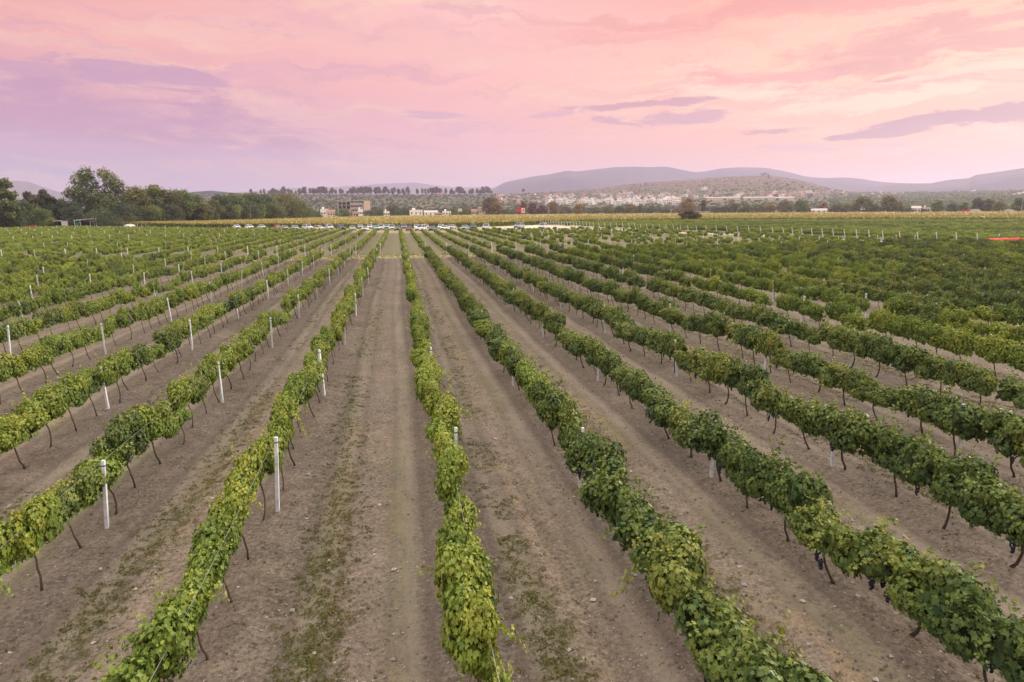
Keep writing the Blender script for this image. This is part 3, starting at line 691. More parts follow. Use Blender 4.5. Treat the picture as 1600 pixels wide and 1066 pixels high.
def corn_mat():
    m = bpy.data.materials.new('corn'); m.use_nodes = True; t = m.node_tree; b = t.nodes['Principled BSDF']
    tcn = t.nodes.new('ShaderNodeTexCoord'); P = S(t, tcn.outputs['Object']); s3 = t.nodes.new('ShaderNodeSeparateXYZ'); t.links.new(P.o, s3.inputs[0]); z = S(t, s3.outputs[2])
    at = t.nodes.new('ShaderNodeAttribute'); at.attribute_name = 'leafc'; f = S(t, at.outputs['Fac'])
    n = noise(t, P, .035, 4, .6)
    lo = mix(t, f, (.07,.10,.025), (.17,.20,.05)); hi = mix(t, f, (.30,.265,.085), (.46,.40,.15))
    hi = mix(t, n.rng(.45, .65)*.5, hi, (.36,.26,.11))
    c = mix(t, (z + (f-.5)*.5).rng(1.1, 1.95), lo, hi)
    t.links.new(c.o, b.inputs['Base Color']); b.inputs['Roughness'].default_value = .8; b.inputs['Specular IOR Level'].default_value = .1; return m
CM = corn_mat()
r, c = Zc.shape; a = (np.arange(r-1)[:, None]*c + np.arange(c-1)[None]).ravel(); Q0 = np.stack([a, a+1, a+c+1, a+c], -1); V0 = np.stack([X, Y, Zc], -1).reshape(-1, 3)
nb = 90000; ua = rng.uniform(CA[0], CA[-1], nb); ut = rng.random(nb)**2.2; ut[:16000] = rng.random(16000)*.02 - .006
bf, bb = np.interp(ua, CA, CF), np.interp(ua, CA, CB); bd = bf + ut*(bb - bf); bx, by = bd*np.sin(ua), bd*np.cos(ua)
w = rng.uniform(.10, .26, nb); z0 = np.where(ut < .016, rng.uniform(0, 1.5, nb), rng.uniform(1.3, 1.8, nb)); z1 = z0 + rng.uniform(.3, .85, nb); z1 = np.minimum(z1, 2.45 + rng.uniform(-.25, .15, nb))
th = rng.uniform(0, 3.14, nb); ox, oy = np.cos(th)*w, np.sin(th)*w; lx, ly = rng.normal(0, .14, nb), rng.normal(0, .14, nb)
Vb = np.stack([np.stack([bx-ox, by-oy, z0], -1), np.stack([bx+ox, by+oy, z0], -1), np.stack([bx+ox*.5+lx, by+oy*.5+ly, z1], -1), np.stack([bx-ox*.5+lx, by-oy*.5+ly, z1], -1)], 1).reshape(-1, 3)
Qb = np.arange(nb*4).reshape(-1, 4)
me = mesh_np('corn', np.concatenate([V0, Vb]), np.concatenate([Q0, Qb + len(V0)]), CM, fattr={'leafc': np.concatenate([rng.random(len(Q0)), rng.random(nb)])})
tag(link('corn', me), 'ripening corn crop, green below and straw yellow on top', 'corn field', kind='stuff')

# ------------------------------------------------------------------ trees
TREE = {  # crown tints seen in the photo
 'green': [(0, (.055,.095,.045)), (.5, (.125,.175,.065)), (1, (.22,.255,.085))], 'olive': [(0, (.08,.095,.04)), (.5, (.15,.165,.06)), (1, (.25,.235,.09))],
 'dark': [(0, (.04,.07,.045)), (.5, (.075,.11,.062)), (1, (.14,.165,.075))], 'rust': [(0, (.13,.095,.04)), (.5, (.25,.18,.065)), (1, (.38,.28,.09))],
 'brown': [(0, (.075,.065,.045)), (.5, (.14,.12,.07)), (1, (.21,.185,.095))], 'maroon': [(0, (.09,.055,.06)), (1, (.20,.11,.10))], 'grey': [(0, (.07,.085,.06)), (1, (.17,.175,.105))]}
for k, st in TREE.items(): leaf_mat('crown_' + k, st, .2, .6, .12)
def crown_np(seed, blobs, n, leaf, m):
    r = np.random.default_rng(seed); bl = np.array(blobs, float); wgt = bl[:, 3]**2*bl[:, 4]**.5; wgt /= wgt.sum()
    i = r.choice(len(bl), n, p=wgt); d = r.normal(0, 1, (n, 3)); d /= np.linalg.norm(d, axis=1, keepdims=True)
    rad = (r.uniform(.5, 1.0, n) + (r.random(n) < .22)*r.uniform(0, .4, n))[:, None]; P = bl[i, :3] + d*rad*np.stack([bl[i, 3], bl[i, 3], bl[i, 4]], -1)
    N = d + np.array([0, 0, .35]) + r.normal(0, .45, (n, 3)); U = r.normal(0, 1, (n, 3)) + np.array([0, 0, -.4])
    tone = r.normal(.5, .2, len(bl)); cc = np.clip(tone[i] + r.normal(0, .17, n), 0, 1)
    V, Q = leaf_quads(P, N, U, leaf*r.uniform(.6, 1.3, n), .9)
    return mesh_np('crown', V, Q, m, fattr={'leafc': np.repeat(cc, 2)})
def trunk_mesh(seed, blobs, h0, rad):
    r = random.Random(seed); b = MB(); top = (r.uniform(-.3, .3), r.uniform(-.3, .3), h0)
    b.tube([(0, 0, -.3), (top[0]*.4, top[1]*.4, h0*.5), top], [rad*1.25, rad, rad*.85], 7)
    for q in r.sample(list(blobs), min(7, len(blobs))):
        e = (q[0]*.9, q[1]*.9, q[2]); md = ((top[0]+e[0])/2 + r.uniform(-.4, .4), (top[1]+e[1])/2, top[2]*.45 + e[2]*.55)
        b.tube([top, md, e], [rad*.6, rad*.4, rad*.15], 5)
    return b.mesh('trunk', MAT['tree_bark'], True)
def blobs_round(seed, w, h, base, n=16, flat=.8):
    """blob clusters filling an uneven crown of width w between heights base and h"""
    r = random.Random(seed); out = []
    for i in range(n):
        f = (i+.5)/n; z = base + (h-base)*(.12 + .8*f + r.uniform(-.06, .06)); prof = math.sin(min(1, .22 + .85*f)*math.pi*.93)**.7
        a = i*2.4 + r.uniform(-.5, .5); d = w*.5*prof*r.uniform(.35, .78); rr = w*.5*r.uniform(.26, .42)
        out.append((math.cos(a)*d, math.sin(a)*d, min(z, h - rr*.75), rr, rr*flat))
    return out
def make_tree(name, seed, tint, w, h, base, n, leaf, blobs=None, rad=None):
    bl = blobs or blobs_round(seed, w, h, base)
    return trunk_mesh(seed, bl, max(base*1.2, h*.3), rad or h*.022), crown_np(seed, bl, n, leaf, MAT['crown_' + tint])
TM = {}
def tree(px, py_top, D, w_px, tint, label, group=None, name='tree', style=0, base_f=.12, n=2600, zb=0.0, leaf=None, P=None):
    """tree standing at distance D under photo column px, its top seen at row py_top, w_px wide"""
    g, zt = at_dist(px, py_top, D); hh = zt - zb; w = w_px*mpx(px, D); ar = round(w/hh, 1)
    key = (tint, style, ar, base_f)
    if key not in TM:                         # unit-height crown for this aspect
        TM[key] = make_tree(name, len(TM)*7 + style, tint, ar*10, 10, base_f*10, n, (leaf or .62))
    tm, cm = TM[key]; s = hh/10
    t = empty(name, (g[0], g[1], zb), random.Random(int(px*7)).uniform(0, 6.28), s)
    tag(t, label, 'tree' if name != 'bush' else 'bush', group); link('crown', cm, t); link('trunk', tm, t); return t
# the tree line on the left; the tall one has a two-lobed crown above the others
GL = 'trees of the tall wood on the left'
g, zt = at_dist(148, 262, 335); mpp = mpx(148, 335); mpv = mpx(148, 335, True)
def px_blobs(lst, x0, ybase): return [((x-x0)*mpp, random.Random(int(x*13+y)).uniform(-2.2, 2.2), (ybase-y)*mpv, r*mpp*.95, r2*mpv) for x, y, r, r2 in lst]
tall = px_blobs([(133,272,15,11),(120,280,14,11),(140,285,14,12),(160,270,12,9),(170,279,16,12),(180,289,15,12),(165,292,14,12),(118,298,18,13),(103,300,9,8),(140,305,20,15),(160,310,20,15),(182,306,15,14),(125,318,22,16),(150,328,24,16),(175,325,20,16),(112,315,12,12)], 148, 351)
t = empty('tree', (g[0], g[1], 0), -azel(148, 262)[0]); tag(t, 'tallest tree of the left wood, its crown split into two rounded tops', 'tree', GL)
link('crown', crown_np(3, tall, 11000, .62, MAT['crown_green']), t); link('trunk', trunk_mesh(3, tall, 9, .55), t)
LEFT = [(309,316,366,26,'green'), (324,321,372,22,'dark'), (333,313,378,26,'olive'), (356,318,384,30,'green'), (380,316,398,30,'dark'), (424,318,420,30,'green'), (-30,300,318,60,'green'), (4,277,312,34,'green'), (28,312,325,44,'green'), (46,300,330,26,'grey'), (70,298,335,30,'dark'), (92,312,340,44,'green'), (212,293,345,52,'olive'), (237,291,350,42,'green'), (258,298,352,44,'olive'), (280,297,356,46,'green'), (300,305,358,36,'green'),
        (318,318,352,22,'olive'), (345,306,385,34,'dark'), (368,303,400,36,'green'), (392,303,412,38,'green'), (412,305,425,34,'dark'), (440,302,440,52,'olive'), (462,312,452,34,'green'), (475,322,470,26,'dark'), (116,322,326,40,'dark'), (196,318,330,44,'dark'), (160,330,322,50,'dark'), (60,326,322,40,'green'), (20,328,316,40,'dark'), (232,322,336,36,'green'), (268,320,342,36,'dark')]
for i, (x, y, D, w, ti) in enumerate(sorted(LEFT)):
    look = {'green': 'leafy green', 'dark': 'dark bushy', 'olive': 'olive-green broad', 'grey': 'thin grey-green'}[ti]
    tree(x, y - 1.5, D, w*1.6, ti, f"{look} tree in the wood on the left, {ordinal(i+1)} from the left edge", GL, style=i % 4, base_f=.03, n=5200, leaf=.42)
# trees and bushes along the far edge of the corn
HEDGE = [(768,308,620,26,'brown'), (775,314,612,14,'rust'), (722,321,640,20,'olive'), (592,325,640,24,'dark'), (615,318,660,28,'grey'), (634,324,650,22,'dark'), (575,328,640,16,'dark'), (655,327,690,18,'grey'), (538,325,600,20,'green'), (497,333,480,15,'dark'), (706,325,640,16,'green'), (740,328,640,22,'dark'), (790,326,640,20,'dark'),
         (818,314,630,11,'rust'), (832,317,625,14,'maroon'), (847,320,625,14,'maroon'), (863,315,630,20,'rust'), (884,322,620,18,'grey'), (905,318,625,18,'rust'), (928,324,615,20,'grey'), (950,321,620,18,'olive'), (968,321,615,20,'dark'), (985,318,625,16,'rust'), (1000,321,618,16,'brown'), (1018,321,612,22,'dark'), (1040,324,612,18,'grey'), (1058,324,615,16,'brown'),
         (1076,310,640,21,'rust'), (1100,311,640,9,'brown'), (1118,322,610,18,'dark'), (1134,320,612,18,'grey'), (1150,317,615,20,'olive'), (1168,320,612,20,'dark'), (1186,319,610,20,'olive'), (1204,318,612,18,'rust'), (1228,314,612,22,'brown'), (1253,312,600,22,'green'), (1270,325,610,14,'dark'), (1287,316,640,13,'rust'), (1308,318,605,22,'brown'), (1326,317,605,24,'olive'), (1349,306,600,30,'olive'), (1368,320,600,20,'brown'), (1390,305,605,26,'olive'), (1407,314,610,14,'rust'), (1420,324,595,16,'dark'), (1444,326,600,14,'dark'), (1467,313,590,18,'green'), (1489,318,585,20,'dark'), (1508,316,590,14,'green'), (1530,309,595,18,'grey'), (1548,311,590,16,'green'), (1563,314,580,22,'olive'), (1592,309,580,20,'green'), (1615,312,580,22,'dark')]
tn = {'brown': 'brownish', 'rust': 'orange-brown', 'olive': 'olive-green', 'dark': 'dark green', 'grey': 'grey-green', 'green': 'green', 'maroon': 'dark red'}
for i, (x, y, D, w, ti) in enumerate(sorted(HEDGE)):
    if x == 497: lb = 'low dark round bush at the back edge of the corn'
    elif x == 768: lb = 'big brown tree towering over the small tan houses'
    else: lb = f"{tn[ti]} tree behind the corn field, {ordinal(i+1)} from the left"
    tree(x, y, D, w*1.45, ti, lb, 'trees along the far edge of the corn', style=i % 2, base_f=.05 if w > 12 else .12, n=1500, leaf=.75)
# the lone umbrella-shaped tree in front of the corn
g, _ = at_dist(1077, 340, 290); m1 = mpx(1077, 290); m1v = mpx(1077, 290, True)
bl = [((x-1077)*m1, random.Random(x).uniform(-1.5, 1.5), (345.5-y)*m1v, r*m1*.84, r*.6*m1) for x, y, r in [(1066,334,5),(1072,331,6),(1080,330,6.5),(1088,333,6),(1093,336,4),(1069,337,5),(1077,336,6),(1085,337,5.5),(1062,333,3)]]
t = empty('tree', (g[0], g[1], 0), -azel(1077, 340)[0]); tag(t, 'lone low umbrella-shaped brown tree standing in front of the corn', 'tree')
link('crown', crown_np(9, bl, 2600, .4, MAT['crown_brown']), t); link('trunk', trunk_mesh(9, bl, 1.3, .22), t)
# palm next to the unfinished building
g, zt = at_dist(567, 313, 640); t = empty('palm_tree', g); tag(t, 'brown palm tree in front of the unfinished concrete building', 'palm tree')
hp = zt - 1.2; MB().tube([(0, 0, 0), (.1, 0, hp*.5), (0, 0, hp)], [.32, .26, .28], 8).build('trunk', MAT['tree_bark'], t)
r = np.random.default_rng(5); V, Q = [], []
for i in range(46):
    a = r.uniform(0, 6.28); e = r.uniform(-1.1, 1.0); p = np.array([0, 0, hp]); d = np.array([math.cos(a)*math.cos(e), math.sin(a)*math.cos(e), math.sin(e)]); sd = np.array([-math.sin(a), math.cos(a), 0]); n0 = len(V)
    for k in range(5): w = .32*(1 - k/4.4); V += [p - sd*w, p + sd*w]; p = p + d*.62; d = d + np.array([0, 0, -.28]); d /= np.linalg.norm(d)
    Q += [(n0+2*k, n0+2*k+1, n0+2*k+3, n0+2*k+2) for k in range(4)]
link('fronds', mesh_np('fronds', V, Q, MAT['crown_rust'], fattr={'leafc': r.random(len(Q))}), t)
# slender trees along the plateau skyline
xs = []; rr = random.Random(12); x = 392.0
while x < 770:
    if not (642 < x < 648 or 690 < x < 694): xs.append(x)
    x += rr.choice((1.8, 2.6, 3.5, 4.2, 5.0, 7.5))
for i, x in enumerate(xs):
    P, d = hill_hit(x, 305.0 if x < 760 else 304); top = 303 - rr.choice((5, 7, 8.5, 9, 10, 11.5)) + (2 if x < 440 else 0); w = rr.uniform(3.5, 7) + (5 if top < 294 else 0)
    t = tree(x, top, d, w, 'maroon' if rr.random() < .3 else 'brown', f"slender tree on the plateau skyline, {ordinal(i+1)} from the left", 'slender trees in a line on the plateau', style=i % 2, base_f=.2, n=420, zb=P[2], leaf=1.1)
for x, y, nm, w in ((1194,269.5,'dark tree clump on the summit of the reddish hill', 14), (818,295,'dark round-headed tree above the town roofs, standing alone', 6.5), (1201,273,'smaller dark tree beside the mast on the reddish hill', 5)):
    P, d = hill_hit(x, y+5); tree(x, y, d-5, w, 'maroon', lb if False else nm, None, zb=P[2]-1, n=500, base_f=.1 if x != 818 else .4, leaf=1.1)
# scrub and woodland on the slopes: uncountable
def scrub(name, label, n, box, sizes, m, seed, yb=1.0):
    r = np.random.default_rng(seed); Vs, Qs, Cs, off = [], [], [], 0
    px = r.uniform(box[0], box[1], n); f = r.random(n)**yb
    C_, S_ = [], []
    for i in range(n):
        e = np.interp(azel(px[i], 300)[0], HA, HE); ytop = 326 - math.tan(e)*F*.98 + (-.5)
        a = azel(px[i], 300)[0]; drr = float(np.interp(a, HA, HD)); D = D0 + (drr - D0)*(.04 + .94*f[i]); 
        C_.append((D*math.sin(a), D*math.cos(a), float(hill_z(np.array([a]), np.array([D]))[0]))); S_.append(r.uniform(*sizes)*(.6 + .4*D/drr))
    C_ = np.array(C_); S_ = np.array(S_); k = 12
    P = np.repeat(C_, k, 0); s = np.repeat(S_, k); d = r.normal(0, 1, (n*k, 3)); d /= np.linalg.norm(d, axis=1, keepdims=True); d[:, 2] = np.abs(d[:, 2])
    P = P + d*s[:, None]*np.array([.75, .75, .8]) ; V, Q = leaf_quads(P, d + r.normal(0, .4, (n*k, 3)), r.normal(0, 1, (n*k, 3)), s*r.uniform(.6, 1.1, n*k), .95)
    cc = np.clip(np.repeat(r.normal(.5, .22, n), k) + r.normal(0, .1, n*k), 0, 1)
    tag(link(name, mesh_np(name, V, Q, m, fattr={'leafc': np.repeat(cc, 2)})), label, 'scrub', kind='stuff')
scrub('hillside_scrub', 'patchy scrub and small trees covering the hillside', 3600, (295, 1340), (1.1, 2.8), MAT['crown_brown'], 1, .8)
scrub('hillside_bushes', 'dark green bushes scattered between hill and town', 3600, (295, 1340), (1.8, 4.6), MAT['crown_dark'], 2, 2.6)
scrub('far_woodland', 'bluish woodland filling the valley floor on the right', 4600, (1300, 1760), (3.0, 6.5), MAT['crown_green'], 3, 1.0)

# ------------------------------------------------------------------ cars parked between the vines and the corn
mat('tyre', (.02,.02,.02), .85); mat('car_glass', (.03,.05,.06), .08, .6); mat('lamp_glass', (.75,.75,.72), .15, .6); mat('tail_lamp', (.35,.02,.02), .2, .5); mat('trim', (.03,.03,.032), .5); mat('rim', (.4,.4,.42), .35, metal=.7)
PAINT = {'white': (.78,.79,.80), 'cream': (.72,.66,.58), 'silver': (.46,.48,.50), 'pale green': (.45,.55,.50), 'red': (.42,.03,.05), 'dark green': (.02,.05,.045), 'navy blue': (.03,.055,.13), 'dark grey': (.06,.07,.08), 'mauve': (.30,.23,.30), 'maroon': (.20,.05,.08), 'grey beige': (.40,.38,.32), 'pale teal': (.42,.60,.60), 'silver blue': (.33,.40,.50)}
for k, c in PAINT.items(): mat('paint ' + k, c, .35, .5, coat=.6)
SHAPE = {  # side profiles: lower body (y,z), cabin glasshouse (y,z), width, wheel y positions, wheel radius
 'sedan': ([(-2.2,.28),(-2.22,.62),(-2.05,.88),(-1.25,.95),(1.05,.95),(2.05,.80),(2.22,.58),(2.2,.28)], [(-1.55,.93),(-.95,1.40),(.25,1.43),(1.05,.93)], 1.76, (-1.35, 1.35), .32),
 'hatch': ([(-1.9,.28),(-1.95,.65),(-1.9,.92),(-1.0,.97),(.95,.95),(1.75,.82),(1.9,.58),(1.9,.28)], [(-1.85,.93),(-1.55,1.42),(.1,1.48),(.95,.93)], 1.70, (-1.2, 1.2), .31),
 'suv': ([(-2.25,.36),(-2.3,.75),(-2.25,1.08),(-1.2,1.12),(.95,1.10),(2.1,1.02),(2.25,.75),(2.25,.36)], [(-2.2,1.08),(-1.95,1.72),(.2,1.78),(.95,1.08)], 1.86, (-1.4, 1.4), .38),
 'pickup': ([(-2.6,.42),(-2.62,1.05),(-.55,1.08),(.95,1.10),(2.35,1.04),(2.5,.75),(2.5,.42)], [(-.6,1.06),(-.45,1.72),(.55,1.76),(1.2,1.08)], 1.85, (-1.65, 1.6), .39)}
CARM = {}
def car_meshes(shape, paint):
    key = (shape, paint)
    if key in CARM: return CARM[key]
    low, cab, w, wy, wr = SHAPE[shape]; hw = w/2; d = {}
    def side(prof, hb, ht, zlo, zhi):
        b = MB(); n = len(prof); hx = lambda z: hb + (ht - hb)*min(1, max(0, (z - zlo)/(zhi - zlo)))
        for s in (-1, 1): b.v += [(s*hx(z), y, z) for y, z in prof]
        b.f += [list(range(n)), [n+i for i in reversed(range(n))]] + [[i, n+i, n+(i+1) % n, (i+1) % n] for i in range(n)]; b.m += [0]*(n+2); return b
    body = side(low, hw, hw*.94, .3, 1.1)
    zt = max(z for _, z in cab); roof = [(y*.97, z) for y, z in cab if z > zt - .12]
    body.box(-hw*.70, hw*.70, roof[0][0], roof[-1][0], zt - .02, zt + .035, taper=.05)
    for s in (-1, 1):                          # pillars
        for (y0, z0), (y1, z1) in ((cab[0], cab[1]), (cab[-1], cab[-2])):
            body.tube([(s*hw*.925, y0, z0), (s*hw*.735, y1, z1)], .055, 4)
        ym = (cab[1][0] + cab[-2][0])/2 - .05; body.tube([(s*hw*.93, ym, cab[0][1]), (s*hw*.735, ym, zt)], .05, 4)
    d['body'] = body.mesh('body', MAT['paint ' + paint])
    d['windows'] = side(cab, hw*.91, hw*.70, cab[0][1], zt).mesh('windows', MAT['car_glass'])
    g = MB(); yf = max(y for y, _ in low); g.box(-hw*.55, hw*.55, yf-.03, yf+.02, .45, .68); g.box(-hw*.9, hw*.9, yf-.04, yf+.03, .30, .40); g.box(-hw*.9, hw*.9, -yf-.05, -yf+.03, .32, .44); d['grille'] = g.mesh('grille', MAT['trim'])
    zl = .66 if shape in ('sedan', 'hatch') else .84
    d['headlight'] = [MB().box(s*hw*.75-.19, s*hw*.75+.19, yf-.12, yf-.005, zl-.08, zl+.07, taper=.01).mesh('headlight', MAT['lamp_glass']) for s in (-1, 1)]
    yb = min(y for y, _ in low); d['tail_light'] = [MB().box(s*hw*.8-.12, s*hw*.8+.12, yb-.02, yb+.1, zl-.05, zl+.13, taper=.01).mesh('tail_light', MAT['tail_lamp']) for s in (-1, 1)]
    wh = MB(); wh.tube([(-.11, 0, 0), (.11, 0, 0)], wr, 14); d['wheel'] = wh.mesh('wheel', MAT['tyre']); ri = MB(); ri.tube([(-.12, 0, 0), (.12, 0, 0)], wr*.6, 10); d['rim'] = ri.mesh('rim', MAT['rim'])
    CARM[key] = d; return d
def car(px, py, shape, paint, label, head, D=None):
    P = unp(px, py) if D is None else at_dist(px, py, D)[0]; low, cab, w, wy, wr = SHAPE[shape]; d = car_meshes(shape, paint)
    t = empty('parked_car', (P[0], P[1], 0), head); tag(t, label, 'car', 'cars parked in front of the corn')
    link('body', d['body'], t); link('windows', d['windows'], t); link('grille', d['grille'], t)
    for m in d['headlight']: link('headlight', m, t)
    for m in d['tail_light']: link('tail_light', m, t)
    for s in (-1, 1):
        for y in wy: o = link('wheel', d['wheel'], t, (s*(w/2-.1), y, wr)); link('rim', d['rim'], o)
    return t
PI = math.pi
CARS = [(370,357.5,'sedan','white','white car at the left end of the parked cars',PI+.5), (390,357.5,'hatch','white','small white car second from the left end',PI+.6), (409,357.5,'sedan','pale green','pale greenish car just left of the red car',PI+.5), (434,358.5,'hatch','red','bright red car among the vines on the left',PI+.6), (445,359.5,'sedan','grey beige','grey-beige car just right of the red car',PI+.4),
 (461,359.5,'hatch','silver','silver small car left of the big white van-like one',PI+.4), (481,359,'suv','white','large white high car, third car right of the red one',PI+.6), (499,359.5,'hatch','cream','cream-white car between two tall white cars',PI+.8), (515,359,'suv','white','tall white car just left of the dark green one',PI+.3), (533,360,'suv','dark green','big dark green car among white ones',PI+.35),
 (551,360.5,'sedan','silver','silver car just right of the dark green one',PI+.1), (563,357.5,'hatch','silver','silver car half hidden behind a white car',PI+.2), (571,361.2,'sedan','white','white car in front of the half hidden silver one',PI-.1), (578,357.8,'hatch','white','white car in the back row, left of the pale teal one',PI), (588,360,'hatch','pale teal','pale teal small car beside the tall white one',PI+.2),
 (595.5,359.5,'suv','white','tallest white car, left of the middle aisle',PI), (604,358,'hatch','pale green','pale green car in the back row by the middle aisle',PI), (612,359.8,'pickup','white','white pickup with dark grille by the middle aisle',PI+.05), (621,360.8,'hatch','dark grey','dark grey car right of the white pickup',PI), (631,358.4,'suv','mauve','tall mauve car behind the maroon one',PI),
 (639.5,361,'sedan','maroon','maroon car seen from the rear at the aisle end',0), (651,358,'hatch','white','white car in the back row, right of the mauve one',PI), (657.5,361,'suv','white','boxy white car right of the maroon one',PI-.5), (666,357.5,'sedan','silver','pale silver car behind the navy blue one',PI), (676,361,'sedan','navy blue','navy blue car near the middle',PI-.25), (689,358,'hatch','white','white car right of the navy blue one',PI-.2),
 (695,359.8,'sedan','white','white low car half hidden by vines',PI-.4), (706,358,'sedan','silver','silver car with a gap to its right',PI-.4), (727,359.5,'sedan','silver blue','silver-blue car left of the dark silver one',PI-.3), (740,358.5,'suv','dark grey','dark high car between two pale ones',PI-.2), (759.5,359.5,'suv','white','white high car right of the dark one',PI-.25),
 (811,357,'suv','silver blue','silver-blue car on the pale dirt lot',PI-.6), (848,358,'suv','white','white car on the pale lot, right end of the cars',PI-.5), (887,353,'hatch','dark green','small dark car near the white end posts',PI-.5), (1442,345.5,'suv','cream','pale car with only its roof above the vines on the right',PI/2-.3)]
for x, y, sh, pa, lb, hd in CARS: car(x, y, sh, pa, lb, hd)

# ------------------------------------------------------------------ buildings
mat('plaster_white', (.86,.84,.81), .85, var=.08, vscale=.4); mat('plaster_cream', (.66,.55,.44), .85, var=.1, vscale=.4); mat('plaster_pink', (.62,.42,.37), .85, var=.1, vscale=.4); mat('plaster_grey', (.5,.48,.46), .85, var=.1, vscale=.4)
mat('roof_tile', (.34,.19,.13), .85, var=.25, vscale=1.5); mat('roof_flat', (.55,.50,.46), .9, var=.15, vscale=.6); mat('window_dark', (.04,.05,.06), .2, .5); mat('concrete', (.42,.42,.44), .9, var=.2, vscale=.5); mat('red_paint', (.55,.03,.05), .6); mat('sheet_metal', (.62,.66,.68), .5, metal=.3, var=.12, vscale=2); mat('green_tarp', (.02,.14,.09), .8, var=.2, vscale=1); mat('turquoise', (.03,.36,.30), .5); mat('dark_shade', (.03,.028,.03), .9); mat('black_letter', (.02,.02,.02), .6); mat('wood', (.16,.11,.08), .9, var=.3)
HM = {}
def house_mesh(style, wall):
    """small far house: walls, roof, window and door openings with depth, in one mesh"""
    if (style, wall) in HM: return HM[style, wall]
    b = MB(); w, l, h = 8, 9, 5.6 if style != 'low' else 3.2
    b.box(-w/2, w/2, -l/2, l/2, -3, h, 0)
    if style == 'gable': b.prism([(-w/2-.4, h), (w/2+.4, h), (0, h+2.1)], -l/2-.4, l/2+.4, 1)
    elif style == 'hip': b.box(-w/2-.4, w/2+.4, -l/2-.4, l/2+.4, h, h+1.7, 1, taper=3.0)
    else:
        for x0, x1, y0, y1 in ((-w/2-.05, w/2+.05, -l/2-.05, -l/2+.25), (-w/2-.05, w/2+.05, l/2-.25, l/2+.05), (-w/2-.05, -w/2+.25, -l/2+.25, l/2-.25), (w/2-.25, w/2+.05, -l/2+.25, l/2-.25)): b.box(x0, x1, y0, y1, h, h+.7, 0)
        b.box(-w/2+.3, w/2-.3, -l/2+.3, l/2-.3, h-.1, h+.12, 2); b.box(.6, 2.8, -1, 1.4, h, h+2.0, 0)
    for zz in ((1.0, 3.7) if style != 'low' else (1.0,)):
        for x in (-2.6, 0, 2.6): b.box(x-.55, x+.55, -l/2-.05, -l/2+.1, zz, zz+1.3, 3)
        for y in (-2.5, 1.5):
            b.box(-w/2-.05, -w/2+.1, y-.5, y+.5, zz, zz+1.2, 3); b.box(w/2-.1, w/2+.05, y-.5, y+.5, zz, zz+1.2, 3)
    b.box(.9, 1.9, -l/2-.06, -l/2+.1, -.2, 2.1, 3)
    HM[style, wall] = b.mesh('house', [MAT[wall], MAT['roof_tile'], MAT['roof_flat'], MAT['window_dark']]); return HM[style, wall]
def far_house(px, py, style, wall, s, label, group):
    P, d = hill_hit(px, py); rr = random.Random(int(px*31+py*7))
    o = link('house', house_mesh(style, wall), None, P, -azel(px, py)[0] + rr.choice((0, .5, -.5, 1.57, .25)), (s*rr.uniform(.8, 1.25), s*rr.uniform(.8, 1.25), s*rr.uniform(.85, 1.15)))
    return tag(o, label, 'house', group)
rr = random.Random(77)
for i in range(104):        # the dense white estate
    px = rr.uniform(905, 1066) if rr.random() < .78 else rr.uniform(855, 915); f = (px - 860)/205; py = rr.triangular(311.5, 323, 318 if px < 960 else 316)
    far_house(px, py, rr.choice(('flat', 'flat', 'flat', 'low')), rr.choice(('plaster_white', 'plaster_white', 'plaster_white', 'plaster_cream')), 1.1, 'small white flat-roofed house in the dense estate below the hill', 'white houses of the dense estate')
for i in range(72):         # scattered houses on the hill slope
    px = rr.uniform(850, 1090); py = rr.triangular(299 + max(0, (960-px))*.05, 312, 307)
    far_house(px, py, rr.choice(('flat', 'gable', 'hip', 'low')), rr.choice(('plaster_white', 'plaster_cream', 'plaster_pink', 'plaster_white')), .95, 'little house scattered among trees on the slope above the white estate', 'houses scattered over the hill slope')
for i in range(42):
    px = rr.uniform(775, 862); py = rr.uniform(305, 320)
    far_house(px, py, rr.choice(('gable', 'hip', 'flat')), rr.choice(('plaster_pink', 'plaster_cream', 'plaster_white')), .85, 'pinkish tile-roofed house between the plateau trees and the estate', 'tile-roofed houses left of the estate')
for i in range(76):
    px = rr.uniform(1195, 1415) if i > 14 else rr.uniform(1090, 1200); py = rr.triangular(299, 311, 303) + (2 if px < 1240 else 0)
    far_house(px, py, rr.choice(('flat', 'gable', 'low')), rr.choice(('plaster_white', 'plaster_cream', 'plaster_pink')), .95, 'tiny pale house at the right foot of the reddish hill', 'houses at the right foot of the hill')
for px, py, lb in ((1522,301,'lone white house high on the far right slope'), (1588,306,'white farmhouse at the far right edge below the mountain'), (1597,305,'white shed beside the farmhouse at the far right edge'), (690,305.5,'long pink house on the plateau among slender trees'), (1101,297,'lone white house above the estate near the hill road')):
    far_house(px, py, 'low', 'plaster_pink' if px == 690 else 'plaster_white', 1.5, lb, None)
for px, w, lb in ((1130, 46, 'long low white wall-like shed below the hill, left one'), (1185, 40, 'long low pale shed below the hill, right one'), (1225, 26, 'short pale shed right of the two long ones')):
    P, d = hill_hit(px, 313); k = d/F; t = empty('shed', P, -azel(px, 313)[0]); tag(t, lb, 'shed', 'long sheds below the hill')
    MB().box(-w*k/2, w*k/2, -5, 5, -4, 4.2).build('wall', MAT['plaster_cream'], t); MB().prism([(-5.5, 4.2), (5.5, 4.2), (0, 5.6)], -w*k/2-.4, w*k/2+.4, axis='x').build('roof', MAT['roof_flat'], t)
